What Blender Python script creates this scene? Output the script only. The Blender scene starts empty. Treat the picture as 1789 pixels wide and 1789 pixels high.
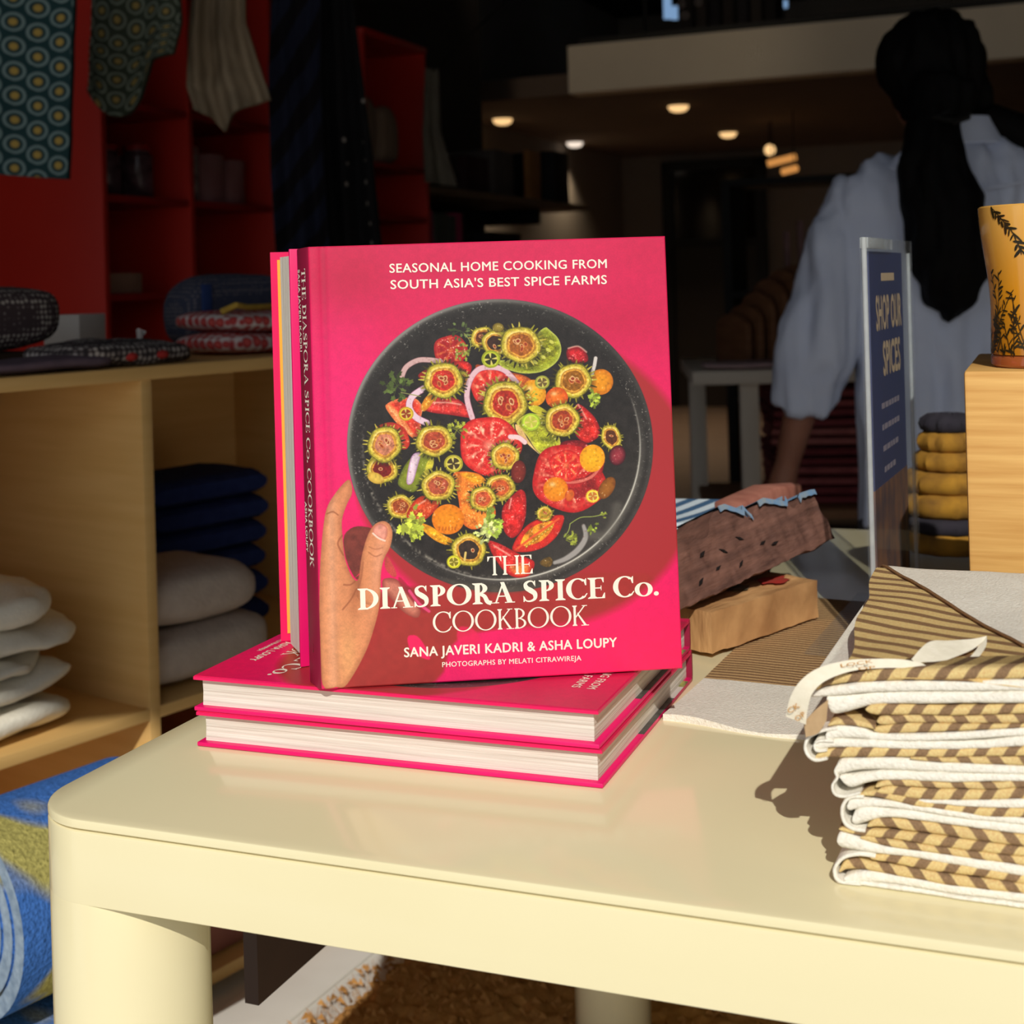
import bpy, bmesh, math, random
import numpy as np
from mathutils import Vector, Matrix, noise as mnoise

# ---------------------------------------------------------------- camera
SC = bpy.context.scene
COL = SC.collection
G = -0.20                       # floor level of the shop
DK = 0.11                       # top of the raised display deck by the window
TZ = 0.72                       # table top height
CZ = TZ + 0.279                 # camera height
FPX, PCX, PCY, ROLL = 2440.0, 894.5, 495.0, 0.028
cam_d = bpy.data.cameras.new('camera')
cam = bpy.data.objects.new('camera', cam_d)
COL.objects.link(cam)
cam_d.sensor_width = 36.0
cam_d.lens = FPX / 1789.0 * 36.0
cam_d.shift_y = -(894.5 - PCY) / 1789.0
cam_d.clip_start = 0.02
cam.matrix_world = Matrix.Translation((0, 0, CZ)) @ Matrix.Rotation(math.pi / 2, 4, 'X') @ Matrix.Rotation(-ROLL, 4, 'Z')
cam_d.dof.use_dof = True
cam_d.dof.focus_distance = 0.84
cam_d.dof.aperture_fstop = 13.0
SC.camera = cam

# ---------------------------------------------------------------- light
world = bpy.data.worlds.new('sky'); SC.world = world
world.use_nodes = True
bg = world.node_tree.nodes['Background']
bg.inputs[0].default_value = (0.90, 0.94, 1.0, 1)
bg.inputs[1].default_value = 0.7
sun_d = bpy.data.lights.new('sun', 'SUN'); sun = bpy.data.objects.new('sun', sun_d); COL.objects.link(sun)
sun_d.energy = 2.85
sun_d.color = (1.0, 0.955, 0.87)
sun_d.angle = math.radians(0.53)
SUN_DIR = Vector((0.02, 1.0, -0.72))
sun.rotation_euler = SUN_DIR.to_track_quat('-Z', 'Y').to_euler()
SC.view_settings.view_transform = 'Standard'
SC.view_settings.look = 'None'
SC.view_settings.exposure = 0.0
SC.view_settings.gamma = 1.0
SC.view_settings.use_curve_mapping = False
SC.cycles.max_bounces = 10
SC.cycles.transparent_max_bounces = 16
SC.cycles.use_denoising = True

# ---------------------------------------------------------------- helpers
random.seed(7)
RNG = np.random.default_rng(5)
_cr, _sr = math.cos(ROLL), math.sin(ROLL)

def at(px, py, Y):
    """world point seen at a photo pixel, Y metres into the shop"""
    dx, dy = px - PCX, py - PCY
    return Vector(((_cr * dx - _sr * dy) / FPX * Y, Y, CZ - (_sr * dx + _cr * dy) / FPX * Y))

def on(px, py, z):
    """world point seen at a photo pixel on the horizontal plane z"""
    dx, dy = px - PCX, py - PCY
    k = (CZ - z) / ((_sr * dx + _cr * dy) / FPX)
    return Vector(((_cr * dx - _sr * dy) / FPX * k, k, z))

def lin(c):
    return tuple(((v / 255) / 12.92 if v / 255 <= 0.04045 else ((v / 255 + 0.055) / 1.055) ** 2.4) for v in c)

def nodes_of(m):
    m.use_nodes = True
    nt = m.node_tree
    return nt, nt.nodes, nt.links, nt.nodes['Principled BSDF']

def mat(name, c, rough=0.5, c2=None, scale=40, vec=(1, 1, 1), coord='Object', bump=0, bscale=None, coat=0, metal=0, trans=0, ior=1.45, alpha=1, detail=3, spec=0.5, sheen=0):
    """procedural material: base colour broken up by noise, optional bump"""
    m = bpy.data.materials.new(name)
    nt, N, L, p = nodes_of(m)
    p.inputs['Base Color'].default_value = (*lin(c), 1)
    p.inputs['Roughness'].default_value = rough
    p.inputs['Coat Weight'].default_value = coat
    p.inputs['Metallic'].default_value = metal
    p.inputs['Transmission Weight'].default_value = trans
    p.inputs['IOR'].default_value = ior
    p.inputs['Alpha'].default_value = alpha
    p.inputs['Specular IOR Level'].default_value = spec
    p.inputs['Sheen Weight'].default_value = sheen
    if c2 is not None or bump:
        tc = N.new('ShaderNodeTexCoord'); mp = N.new('ShaderNodeMapping')
        mp.inputs['Scale'].default_value = vec
        L.new(tc.outputs[coord], mp.inputs['Vector'])
    if c2 is not None:
        nz = N.new('ShaderNodeTexNoise'); nz.inputs['Scale'].default_value = scale; nz.inputs['Detail'].default_value = detail
        L.new(mp.outputs[0], nz.inputs['Vector'])
        r = N.new('ShaderNodeValToRGB')
        r.color_ramp.elements[0].position = 0.3; r.color_ramp.elements[1].position = 0.7
        r.color_ramp.elements[0].color = (*lin(c), 1); r.color_ramp.elements[1].color = (*lin(c2), 1)
        L.new(nz.outputs['Fac'], r.inputs[0]); L.new(r.outputs[0], p.inputs['Base Color'])
    if bump:
        nb = N.new('ShaderNodeTexNoise'); nb.inputs['Scale'].default_value = bscale or scale; nb.inputs['Detail'].default_value = 4
        L.new(mp.outputs[0], nb.inputs['Vector'])
        b = N.new('ShaderNodeBump'); b.inputs['Strength'].default_value = bump; b.inputs['Distance'].default_value = 0.002
        L.new(nb.outputs['Fac'], b.inputs['Height']); L.new(b.outputs[0], p.inputs['Normal'])
    return m

def mat_stripe(name, c1, c2, period, duty=0.5, angle=0.0, rough=0.9, coord='UV', weave=True, wob=0.0, c3=None):
    """woven stripes across a UV (metres) or object coordinate"""
    m = bpy.data.materials.new(name)
    nt, N, L, p = nodes_of(m)
    p.inputs['Roughness'].default_value = rough
    p.inputs['Specular IOR Level'].default_value = 0.2
    tc = N.new('ShaderNodeTexCoord'); mp = N.new('ShaderNodeMapping')
    mp.inputs['Rotation'].default_value = (0, 0, angle)
    L.new(tc.outputs[coord], mp.inputs['Vector'])
    sp = N.new('ShaderNodeSeparateXYZ'); L.new(mp.outputs[0], sp.inputs[0])
    src = sp.outputs['X']
    if wob:
        nz = N.new('ShaderNodeTexNoise'); nz.inputs['Scale'].default_value = 14
        L.new(tc.outputs[coord], nz.inputs['Vector'])
        mm = N.new('ShaderNodeMath'); mm.operation = 'MULTIPLY_ADD'; mm.inputs[1].default_value = wob
        L.new(nz.outputs['Fac'], mm.inputs[0]); L.new(src, mm.inputs[2]); src = mm.outputs[0]
    d = N.new('ShaderNodeMath'); d.operation = 'DIVIDE'; d.inputs[1].default_value = period; L.new(src, d.inputs[0])
    f = N.new('ShaderNodeMath'); f.operation = 'FRACT'; L.new(d.outputs[0], f.inputs[0])
    r = N.new('ShaderNodeValToRGB'); r.color_ramp.interpolation = 'LINEAR'
    e = r.color_ramp.elements
    e[0].position = max(duty - 0.03, 0); e[0].color = (*lin(c1), 1)
    e[1].position = min(duty + 0.03, 1); e[1].color = (*lin(c2), 1)
    n = e.new(0.97); n.color = (*lin(c2), 1)
    n = e.new(1.0); n.color = (*lin(c1), 1)
    L.new(f.outputs[0], r.inputs[0])
    out = r.outputs[0]
    if weave:
        nz2 = N.new('ShaderNodeTexNoise'); nz2.inputs['Scale'].default_value = 900; nz2.inputs['Detail'].default_value = 2
        L.new(tc.outputs['Object'], nz2.inputs['Vector'])
        mx = N.new('ShaderNodeMix'); mx.data_type = 'RGBA'; mx.blend_type = 'OVERLAY'; mx.inputs['Factor'].default_value = 0.45
        L.new(out, mx.inputs['A']); L.new(nz2.outputs['Fac'], mx.inputs['B']); out = mx.outputs['Result']
        b = N.new('ShaderNodeBump'); b.inputs['Strength'].default_value = 0.35; b.inputs['Distance'].default_value = 0.001
        L.new(nz2.outputs['Fac'], b.inputs['Height']); L.new(b.outputs[0], p.inputs['Normal'])
    L.new(out, p.inputs['Base Color'])
    return m

def emit(name, c, s):
    m = bpy.data.materials.new(name); m.use_nodes = True
    N = m.node_tree.nodes; N.clear()
    e = N.new('ShaderNodeEmission'); e.inputs[0].default_value = (*lin(c), 1); e.inputs[1].default_value = s
    o = N.new('ShaderNodeOutputMaterial'); m.node_tree.links.new(e.outputs[0], o.inputs[0])
    return m

class MB:
    """collects shapes for ONE mesh object"""
    def __init__(s):
        s.v = []; s.f = []; s.m = []; s.uv = []
    def add(s, vs, fs, mi=0, uvs=None):
        o = len(s.v); s.v += [tuple(v) for v in vs]
        for k, f in enumerate(fs):
            s.f.append([i + o for i in f]); s.m.append(mi)
            s.uv.append([uvs[i] for i in f] if uvs else None)
        return s
    def box(s, a, b, mi=0, M=None):
        x0, y0, z0 = a; x1, y1, z1 = b
        vs = [(x, y, z) for z in (z0, z1) for y in (y0, y1) for x in (x0, x1)]
        if M is not None: vs = [M @ Vector(v) for v in vs]
        return s.add(vs, [(0, 2, 3, 1), (4, 5, 7, 6), (0, 1, 5, 4), (2, 6, 7, 3), (0, 4, 6, 2), (1, 3, 7, 5)], mi)
    def grid(s, fn, nu, nv, mi=0, uvfn=None, flip=False):
        vs = [fn(i / nu, j / nv) for j in range(nv + 1) for i in range(nu + 1)]
        uvs = [(uvfn(i / nu, j / nv) if uvfn else (i / nu, j / nv)) for j in range(nv + 1) for i in range(nu + 1)]
        w = nu + 1
        fs = [(j * w + i, j * w + i + 1, (j + 1) * w + i + 1, (j + 1) * w + i) for j in range(nv) for i in range(nu)]
        if flip: fs = [f[::-1] for f in fs]
        return s.add(vs, fs, mi, uvs)
    def loft(s, rings, mi=0, cap=True, closed=True, uvs=None):
        n = len(rings[0]); vs = [p for r in rings for p in r]
        fs = []
        for k in range(len(rings) - 1):
            for i in range(n if closed else n - 1):
                j = (i + 1) % n
                fs.append((k * n + i, k * n + j, (k + 1) * n + j, (k + 1) * n + i))
        if cap and closed:
            fs.append(tuple(range(n))[::-1]); fs.append(tuple(range((len(rings) - 1) * n, len(rings) * n)))
        return s.add(vs, fs, mi, uvs)
    def lathe(s, prof, n=32, mi=0, c=(0, 0, 0), cap=True):
        rings = [[(c[0] + r * math.cos(2 * math.pi * i / n), c[1] + r * math.sin(2 * math.pi * i / n), c[2] + z) for i in range(n)] for r, z in prof]
        return s.loft(rings, mi, cap)
    def tube(s, pts, rad, n=10, mi=0, cap=True):
        pts = [Vector(p) for p in pts]
        rad = rad if hasattr(rad, '__len__') else [rad] * len(pts)
        rings = []; ref = None
        for k, p in enumerate(pts):
            d = (pts[min(k + 1, len(pts) - 1)] - pts[max(k - 1, 0)]).normalized()
            if ref is None:
                ref = d.orthogonal().normalized()
            ref = (ref - d * ref.dot(d)).normalized(); b = d.cross(ref)
            rings.append([p + (ref * math.cos(2 * math.pi * i / n) + b * math.sin(2 * math.pi * i / n)) * rad[k] for i in range(n)])
        return s.loft(rings, mi, cap)
    def poly(s, pts, mi=0):
        return s.add(pts, [tuple(range(len(pts)))], mi)
    def prism(s, pts, d, mi=0):
        d = Vector(d); a = [Vector(p) for p in pts]; return s.loft([a, [p + d for p in a]], mi)
    def ball(s, c, r, n=16, mi=0, sq=(1, 1, 1)):
        prof = [(max(1e-4, math.sin(math.pi * k / n)), -math.cos(math.pi * k / n)) for k in range(n + 1)]
        rings = [[(c[0] + r * sq[0] * q * math.cos(2 * math.pi * i / n), c[1] + r * sq[1] * q * math.sin(2 * math.pi * i / n), c[2] + r * sq[2] * z) for i in range(n)] for q, z in prof]
        return s.loft(rings, mi, False)
    def build(s, name, mats, parent=None, smooth=True, bevel=0, seg=2, loc=None, angle=40, fix=True):
        me = bpy.data.meshes.new(name)
        me.from_pydata(s.v, [], s.f)
        mats = mats if isinstance(mats, (list, tuple)) else [mats]
        for m in mats: me.materials.append(m)
        me.polygons.foreach_set('material_index', s.m)
        if any(u is not None for u in s.uv):
            ul = me.uv_layers.new(name='UVMap')
            k = 0
            for pi, p in enumerate(me.polygons):
                u = s.uv[pi]
                for q in range(p.loop_total):
                    ul.data[p.loop_start + q].uv = u[q] if u else (0, 0)
        bm = bmesh.new(); bm.from_mesh(me)
        if fix: bmesh.ops.recalc_face_normals(bm, faces=bm.faces)
        if bevel:
            es = [e for e in bm.edges if len(e.link_faces) == 2 and e.calc_face_angle(0) > math.radians(35)]
            bmesh.ops.bevel(bm, geom=es, offset=bevel, segments=seg, profile=0.5, affect='EDGES', clamp_overlap=True)
        bm.to_mesh(me); bm.free()
        if smooth:
            me.polygons.foreach_set('use_smooth', [True] * len(me.polygons))
            me.set_sharp_from_angle(angle=math.radians(angle))
        me.update()
        o = bpy.data.objects.new(name, me); COL.objects.link(o)
        if parent is not None: o.parent = parent
        if loc is not None: o.location = loc
        return o

def tag(o, label=None, cat=None, group=None, kind=None):
    if label: o['label'] = label
    if cat: o['category'] = cat
    if group: o['group'] = group
    if kind: o['kind'] = kind
    return o

def thing(name, label, cat, loc=(0, 0, 0), rotz=0.0, group=None, M=None):
    o = bpy.data.objects.new(name, None); COL.objects.link(o)
    o.empty_display_size = 0.05
    if M is not None: o.matrix_world = M
    else:
        o.location = loc; o.rotation_euler = (0, 0, rotz)
    return tag(o, label, cat, group)

def kids(o): return [c for c in bpy.data.objects if c.parent == o]

def dup(root, M=None, loc=None, label=None, group=None):
    r = root.copy(); COL.objects.link(r)
    if M is not None: r.matrix_world = M
    if loc is not None: r.location = loc
    if label: r['label'] = label
    if group: r['group'] = group
    for ch in kids(root):
        c = ch.copy(); COL.objects.link(c); c.parent = r; c.matrix_parent_inverse = ch.matrix_parent_inverse.copy()
        for g in kids(ch):
            d = g.copy(); COL.objects.link(d); d.parent = c; d.matrix_parent_inverse = g.matrix_parent_inverse.copy()
    return r

def frame(e, n, u, o):
    M = Matrix.Identity(4)
    for k, v in enumerate((e, n, u, o)):
        for r in range(3): M[r][k] = v[r]
    return M

def fbm(p, s=1.0):
    return mnoise.fractal(Vector(p) * s, 1.0, 2.0, 3)

# shop axes: A runs along the left wall into the shop, B across it
SA = math.radians(22)
AX = Vector((math.sin(SA), math.cos(SA), 0)); BX = Vector((math.cos(SA), -math.sin(SA), 0))
def shop(b, a, z=0): return BX * b + AX * a + Vector((0, 0, z))
MS = frame(BX, AX, Vector((0, 0, 1)), Vector((0, 0, 0)))     # shop frame as a matrix

def struct(name, mb, m, **k):
    o = mb.build(name, m, **k); o['kind'] = 'structure'; return o
# ================================================================ the room
m_floor = mat('floor_wood', (150, 126, 106), 0.6, (128, 106, 90), 3, (1, 12, 1))
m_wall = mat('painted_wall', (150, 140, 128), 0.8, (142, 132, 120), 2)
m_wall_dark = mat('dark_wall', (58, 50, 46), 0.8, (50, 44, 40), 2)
m_ceil = mat('ceiling_paint', (118, 100, 88), 0.9, (110, 94, 82), 2)
m_beam = mat('beam_paint', (235, 222, 200), 0.7, (225, 212, 190), 2)
m_black = mat('black_paint', (16, 15, 15), 0.6, (12, 11, 11), 5)
m_front = mat('front_render', (170, 160, 148), 0.8, (160, 150, 140), 3)

def sbox(name, a, b, m, **k):
    """axis-aligned box in the shop frame"""
    return struct(name, MB().box(a, b, M=MS), m, smooth=False, **k)

sbox('floor', (-5.0, -1.6, G - 0.1), (5.0, 13.2, G), m_floor)
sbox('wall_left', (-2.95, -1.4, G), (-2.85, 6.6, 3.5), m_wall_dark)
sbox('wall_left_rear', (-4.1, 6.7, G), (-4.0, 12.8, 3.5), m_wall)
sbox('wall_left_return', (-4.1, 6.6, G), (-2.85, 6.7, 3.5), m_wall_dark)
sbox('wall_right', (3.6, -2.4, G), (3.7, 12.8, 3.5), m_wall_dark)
sbox('wall_back', (-4.1, 12.8, G), (3.7, 12.9, 3.5), m_wall)
sbox('ceiling', (-4.1, -1.0, 3.5), (3.7, 12.9, 3.6), m_black)
# mezzanine: pale beam along its edge, dim ceiling below it
sbox('trim_beam', (-2.85, 8.07, 2.15), (3.6, 8.25, 2.44), m_beam)
sbox('ceiling_mezzanine', (-4.0, 8.25, 2.17), (3.6, 12.8, 2.30), m_ceil)
sbox('trim_balustrade', (-2.85, 8.30, 2.30), (3.6, 8.36, 2.52), m_black)
# street front: header over the wide opening, a pier at each side
FD = Vector((1, 0.30, 0)).normalized(); FN = Vector((-FD.y, FD.x, 0))
MF = frame(FD, FN, Vector((0, 0, 1)), Vector((-0.49, -0.80, 0)))
struct('wall_front', MB().box((-2.6, -0.15, 2.39), (4.6, 0.0, 6.0), M=MF).box((-2.6, -0.15, G), (-2.0, 0, 2.39), M=MF).box((3.6, -0.15, G), (4.6, 0, 2.39), M=MF), m_front, smooth=False)
struct('ground_pavement', MB().box((-12, -14, G - 0.14), (12, -0.1, G - 0.1), M=MF), mat('pavement', (172, 166, 156), 0.9, (160, 155, 146), 4), smooth=False)

m_deck = mat('white_deck_paint', (226, 222, 214), 0.5, (214, 209, 200), 8, bump=.08)
sbox('floor_display', (-2.8, -.9, G + .0004), (2.6, 2.12, DK), m_deck)

# back doorway with a dark frame and a glazed upper panel
m_frame = mat('door_frame_paint', (20, 17, 15), 0.5, (15, 13, 12), 5)
m_door = mat('door_panel', (48, 40, 34), 0.4, (42, 35, 30), 4)
dL = at(1160, 270, 11.6); dR = at(1337, 262, 11.45)
def backpt(px, py):
    """point on the back wall seen at a pixel"""
    r = at(px, py, 1.0) - Vector((0, 0, CZ)); k = 12.78 / (r.dot(AX)); return Vector((0, 0, CZ)) + r * k
pL, pR = backpt(1160, 285), backpt(1337, 268)
bl, br_ = pL.dot(BX), pR.dot(BX); ztop = pL.z
dm = MB().box((bl, 12.68, G), (bl + 0.09, 12.79, ztop), M=MS).box((br_ - 0.09, 12.68, G), (br_, 12.79, ztop), M=MS).box((bl, 12.68, ztop - 0.09), (br_, 12.79, ztop), M=MS).box((bl, 12.69, 1.28), (br_, 12.78, 1.36), M=MS)
dr = struct('door_1', dm, m_frame, smooth=False)
MB().box((bl + 0.09, 12.72, G), (br_ - 0.09, 12.76, 1.28), M=MS).build('door_panel', m_door, dr, smooth=False)
MB().box((bl + 0.09, 12.73, 1.36), (br_ - 0.09, 12.75, ztop - 0.09), M=MS).build('door_glass', mat('dark_glass', (26, 23, 20), 0.1), dr, smooth=False)

# recessed downlights in the low ceiling
m_lamp = emit('lamp_glow', (255, 205, 140), 1.15)
m_lampw = emit('lamp_glow_white', (255, 235, 215), 1.05)
m_rim = mat('lamp_rim', (120, 100, 80), 0.5)
LZ = 2.17
lamps = [(878, 214, 'round recessed downlight nearest the pale beam, left of the others'),
         (1185, 191, 'round recessed downlight highest in view, right of centre'),
         (1272, 238, 'round recessed downlight above the back doorway'),
         (1004, 255, 'whiter round recessed downlight farthest left over the rear shelf')]
for k, (x, y, lb) in enumerate(lamps):
    p = on(x, y - 7, LZ)
    t = thing('downlight', lb, 'ceiling light', p, group='downlights in the low ceiling')
    MB().lathe([(0.07, 0.0), (0.07, -0.006), (0.092, -0.006), (0.095, 0.0)], 24, cap=False).build('rim', m_rim, t)
    MB().lathe([(0.002, -0.046), (0.03, -0.045), (0.055, -0.036), (0.069, -0.014), (0.07, -0.001), (0.002, -0.001)], 24).build('lens', m_lampw if k == 3 else m_lamp, t)
    ld = bpy.data.lights.new('downlight_beam', 'SPOT'); ld.energy = 26; ld.color = (1, .80, .56); ld.spot_size = math.radians(120); ld.spot_blend = .6; ld.shadow_soft_size = .06
    lo = bpy.data.objects.new('downlight_beam', ld); COL.objects.link(lo); lo.parent = t; lo.location = (0, 0, -.06)
# globe bulb and two warm strip lamps further right, hung from the ceiling
p = at(1345, 262, 10.6)
t = thing('pendant_bulb', 'small round glowing bulb hanging right of the doorway top', 'lamp', p)
MB().ball((0, 0, 0), 0.042, 12).build('bulb', m_lamp, t)
MB().tube([(0, 0, 0.04), (0, 0, LZ - p.z)], 0.006, 6).build('cord', m_black, t)
m_strip = emit('strip_glow', (235, 160, 85), 0.75)
for x0, y0, x1, y1, f_, lb in ((1342, 286, 1390, 274, .3, 'long warm strip lamp glowing right of the doorway'), (1368, 300, 1391, 294, 1.7, 'short warm strip lamp just below the long one')):
    yy = 10.5 if f_ < 1 else 10.0; p, q = at(x0, y0, yy), at(x1, y1, yy - .1)
    t = thing('strip_lamp', lb, 'lamp', p)
    MB().tube([(0, 0, 0), tuple(q - p)], 0.026, 8).build('tube', m_strip, t)
    MB().tube([tuple((q - p) * 0.5 * f_), tuple((q - p) * 0.5 * f_ + Vector((0, 0, LZ - p.z)))], 0.004, 5).build('cord', m_black, t)

# added fill spotlights on the high ceiling, unseen, brightening the pale beam
for k, b in enumerate((-2.55, -0.9, 1.0)):
    t = thing('added_fill_spot', ('left', 'middle', 'right')[k] + ' added black fill spotlight, unseen above the frame, brightening the pale beam', 'ceiling light', shop(b, 5.6, 3.5), group='added fill spotlights before the beam')
    aim = (shop(b, 8.07, 2.25) - shop(b, 5.6, 3.32)).normalized(); q = aim.to_track_quat('-Z', 'Y').to_matrix().to_4x4()
    MB().lathe([(.05, .08), (.055, -.06), (.046, -.06), (.04, .06)], 20).build('shade', m_black, t).matrix_local = Matrix.Translation((0, 0, -.18)) @ q
    MB().tube([(0, 0, 0), (0, 0, -.12)], .012, 8).build('stem', m_black, t)
    ld = bpy.data.lights.new('added_fill_light', 'SPOT'); ld.energy = (19, 9, 6)[k]; ld.color = (1, .82, .60); ld.spot_size = math.radians(62); ld.spot_blend = .8; ld.shadow_soft_size = .04
    lo = bpy.data.objects.new('added_fill_light', ld); COL.objects.link(lo); lo.parent = t; lo.matrix_local = Matrix.Translation((0, 0, -.18)) @ q @ Matrix.Translation((0, 0, -.03))
# ================================================================ display table
m_cream = mat('cream_lacquer', (239, 229, 188), 0.14, (237, 226, 184), 6, coat=0.12, spec=0.45, bump=0.006, bscale=60)
TROT = math.radians(-21.4)
TC = Vector((-0.279, 0.7595, 0))
table = thing('display_table', 'glossy cream lacquered table with thick rounded legs under the cookbooks', 'table', TC, TROT)
TL, TD, TR = 1.15, 0.95, 0.043
def rrect(L, D, r, ins=0.0, n=14):
    pts = []
    for cx, cy, a0 in ((L - r, D - r, 0), (r, D - r, 90), (r, r, 180), (L - r, r, 270)):
        for k in range(n + 1):
            a = math.radians(a0 + 90 * k / n); pts.append((cx + (r - ins) * math.cos(a), cy + (r - ins) * math.sin(a)))
    return pts
def ring(ins, z): return [(x, y, z) for x, y in rrect(TL, TD, TR, ins)]
MB().loft([ring(0.0006, TZ - 0.0052), ring(0, TZ - 0.0046), ring(0, TZ - 0.0016), ring(0.0005, TZ - 0.0005), ring(0.0016, TZ)]).build('tabletop', m_cream, table, angle=25)
AH = 0.0455
MB().loft([ring(0.004, TZ - 0.0054), ring(0.004, TZ - 0.0062), ring(0.0012, TZ - 0.0063), ring(0.0003, TZ - 0.0068), ring(0, TZ - 0.0076), ring(0, TZ - AH + 0.0004), ring(0.0004, TZ - AH), ring(0.012, TZ - AH), ring(0.012, TZ - 0.0054)], cap=False).build('apron', m_cream, table, angle=25)
LR = 0.043
for x, y in ((TR, TR), (TL - TR, TR), (TR, TD - TR), (TL - TR, TD - TR)):
    MB().lathe([(LR - 0.002, DK + .0004), (LR, DK + 0.003), (LR, TZ - AH + .0002), (LR - .006, TZ - AH + .02)], 56).build('leg', m_cream, table, loc=(x, y, 0))

# ================================================================ cookbook cover art (painted in numpy, rectified onto the cover)
BW, BL, BT = 0.2149, 0.260, 0.0216
def homog(src, dst):
    A = []; b = []
    for (x, y), (u, v) in zip(src, dst):
        A.append([x, y, 1, 0, 0, 0, -u * x, -u * y]); b.append(u)
        A.append([0, 0, 0, x, y, 1, -v * x, -v * y]); b.append(v)
    h = np.linalg.solve(np.array(A, float), np.array(b, float)); return np.append(h, 1).reshape(3, 3)
QUAD = [(567.3, 1208.1), (1188.5, 1174.8), (1161, 413), (538, 434)]
H_uv2px = homog([(0, 0), (1, 0), (1, 1), (0, 1)], QUAD)
H_px2uv = np.linalg.inv(H_uv2px)
def cov(px, py):
    q = H_px2uv @ np.array([px, py, 1.0]); return q[0] / q[2], q[1] / q[2]

def paint_cover(W=960, Hh=1160):
    u, v = np.meshgrid((np.arange(W) + .5) / W, (np.arange(Hh) + .5) / Hh)
    q = np.einsum('ij,jhw->ihw', H_uv2px, np.stack([u, v, np.ones_like(u)]))
    X, Y = q[0] / q[2], q[1] / q[2]
    img = np.zeros((Hh, W, 3))
    pxs = 1.0 / (W / 622.0)
    rng = np.random.default_rng(3)
    def vnoise(s, seed, ang=0):
        r = np.random.default_rng(seed); g = r.random((260, 260))
        ca, sa = math.cos(ang), math.sin(ang)
        a = (X * ca + Y * sa) / s[0] + 100; b = (Y * ca - X * sa) / s[1] + 100
        i = np.floor(a).astype(int); j = np.floor(b).astype(int); fx = a - i; fy = b - j
        fx = fx * fx * (3 - 2 * fx); fy = fy * fy * (3 - 2 * fy)
        G = lambda p, w: g[p % 260, w % 260]
        return (G(i, j) * (1 - fx) + G(i + 1, j) * fx) * (1 - fy) + (G(i, j + 1) * (1 - fx) + G(i + 1, j + 1) * fx) * fy
    N1 = vnoise((9, 9), 1); N2 = vnoise((3.5, 3.5), 2); N3 = vnoise((1.6, 1.6), 4); NB = vnoise((40, 40), 5)
    def sl(x0, y0, x1, y1):
        us = [cov(a, b) for a in (x0, x1) for b in (y0, y1)]
        i0 = max(0, int(min(p[0] for p in us) * W) - 2); i1 = min(W, int(max(p[0] for p in us) * W) + 3)
        j0 = max(0, int(min(p[1] for p in us) * Hh) - 2); j1 = min(Hh, int(max(p[1] for p in us) * Hh) + 3)
        return (slice(j0, max(j1, j0)), slice(i0, max(i1, i0)))
    def put(s, a, c):
        c = np.asarray(c, float)
        if c.ndim == 1: c = c[None, None, :]
        a = np.clip(a, 0, 1)[..., None]; img[s] = img[s] * (1 - a) + c * a
    def ell(cx, cy, rx, ry, ang=0, m=1.35):
        R = max(rx, ry) * m; s = sl(cx - R, cy - R, cx + R, cy + R)
        x, y = X[s] - cx, Y[s] - cy; ca, sa = math.cos(ang), math.sin(ang)
        p, w = (x * ca + y * sa) / rx, (y * ca - x * sa) / ry
        return s, np.hypot(p, w), np.arctan2(w, p), min(rx, ry), p, w
    def edge(r, R, k, soft=1.0): return np.clip((k - r) * R / (pxs * soft) + .5, 0, 1)
    def sdf(pts, pad=4):
        P = np.array(pts, float); s = sl(P[:, 0].min() - pad, P[:, 1].min() - pad, P[:, 0].max() + pad, P[:, 1].max() + pad)
        x, y = X[s], Y[s]; d = np.full(x.shape, 1e9); ins = np.zeros(x.shape, bool)
        for k in range(len(P)):
            a, b = P[k], P[(k + 1) % len(P)]; e = b - a
            t = np.clip(((x - a[0]) * e[0] + (y - a[1]) * e[1]) / (e @ e + 1e-9), 0, 1)
            d = np.minimum(d, np.hypot(x - a[0] - t * e[0], y - a[1] - t * e[1]))
            c = ((a[1] > y) != (b[1] > y)) & (x < (b[0] - a[0]) * (y - a[1]) / (b[1] - a[1] + 1e-12) + a[0]); ins ^= c
        return s, np.where(ins, -d, d)
    def smooth(pts, n=4):
        P = np.array(pts, float)
        for _ in range(2):
            Q = np.empty((len(P) * 2, 2)); nx = np.roll(P, -1, 0); Q[0::2] = P * .78 + nx * .22; Q[1::2] = P * .22 + nx * .78; P = Q
        return P
    def poly(pts, c, soft=1.0, rnd=True, shade=None, tex=0.12, alpha=1.0):
        s, d = sdf(smooth(pts) if rnd else pts); a = np.clip(.5 - d / (pxs * soft), 0, 1) * alpha
        c = np.array(c, float) * np.ones(d.shape + (1,))
        c = c * (1 + tex * 2 * (N1[s][..., None] - .5) + tex * (N3[s][..., None] - .5))
        if shade is not None:
            t = np.clip(-d / shade[1], 0, 1)[..., None]; c = c * t + np.array(shade[0], float) * (1 - t)
        put(s, a, c); return s, d
    def line(pts, w, c, soft=1.0, alpha=1.0):
        P = np.array(pts, float); ws = np.full(len(P), w) if np.isscalar(w) else np.array(w, float)
        pad = ws.max() + 3; s = sl(P[:, 0].min() - pad, P[:, 1].min() - pad, P[:, 0].max() + pad, P[:, 1].max() + pad)
        x, y = X[s], Y[s]; d = np.full(x.shape, 1e9)
        for k in range(len(P) - 1):
            a, b = P[k], P[k + 1]; e = b - a; t = np.clip(((x - a[0]) * e[0] + (y - a[1]) * e[1]) / (e @ e + 1e-9), 0, 1)
            d = np.minimum(d, np.hypot(x - a[0] - t * e[0], y - a[1] - t * e[1]) - (ws[k] * (1 - t) + ws[k + 1] * t) / 2)
        put(s, np.clip(.5 - d / (pxs * soft), 0, 1) * alpha, c)
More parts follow.
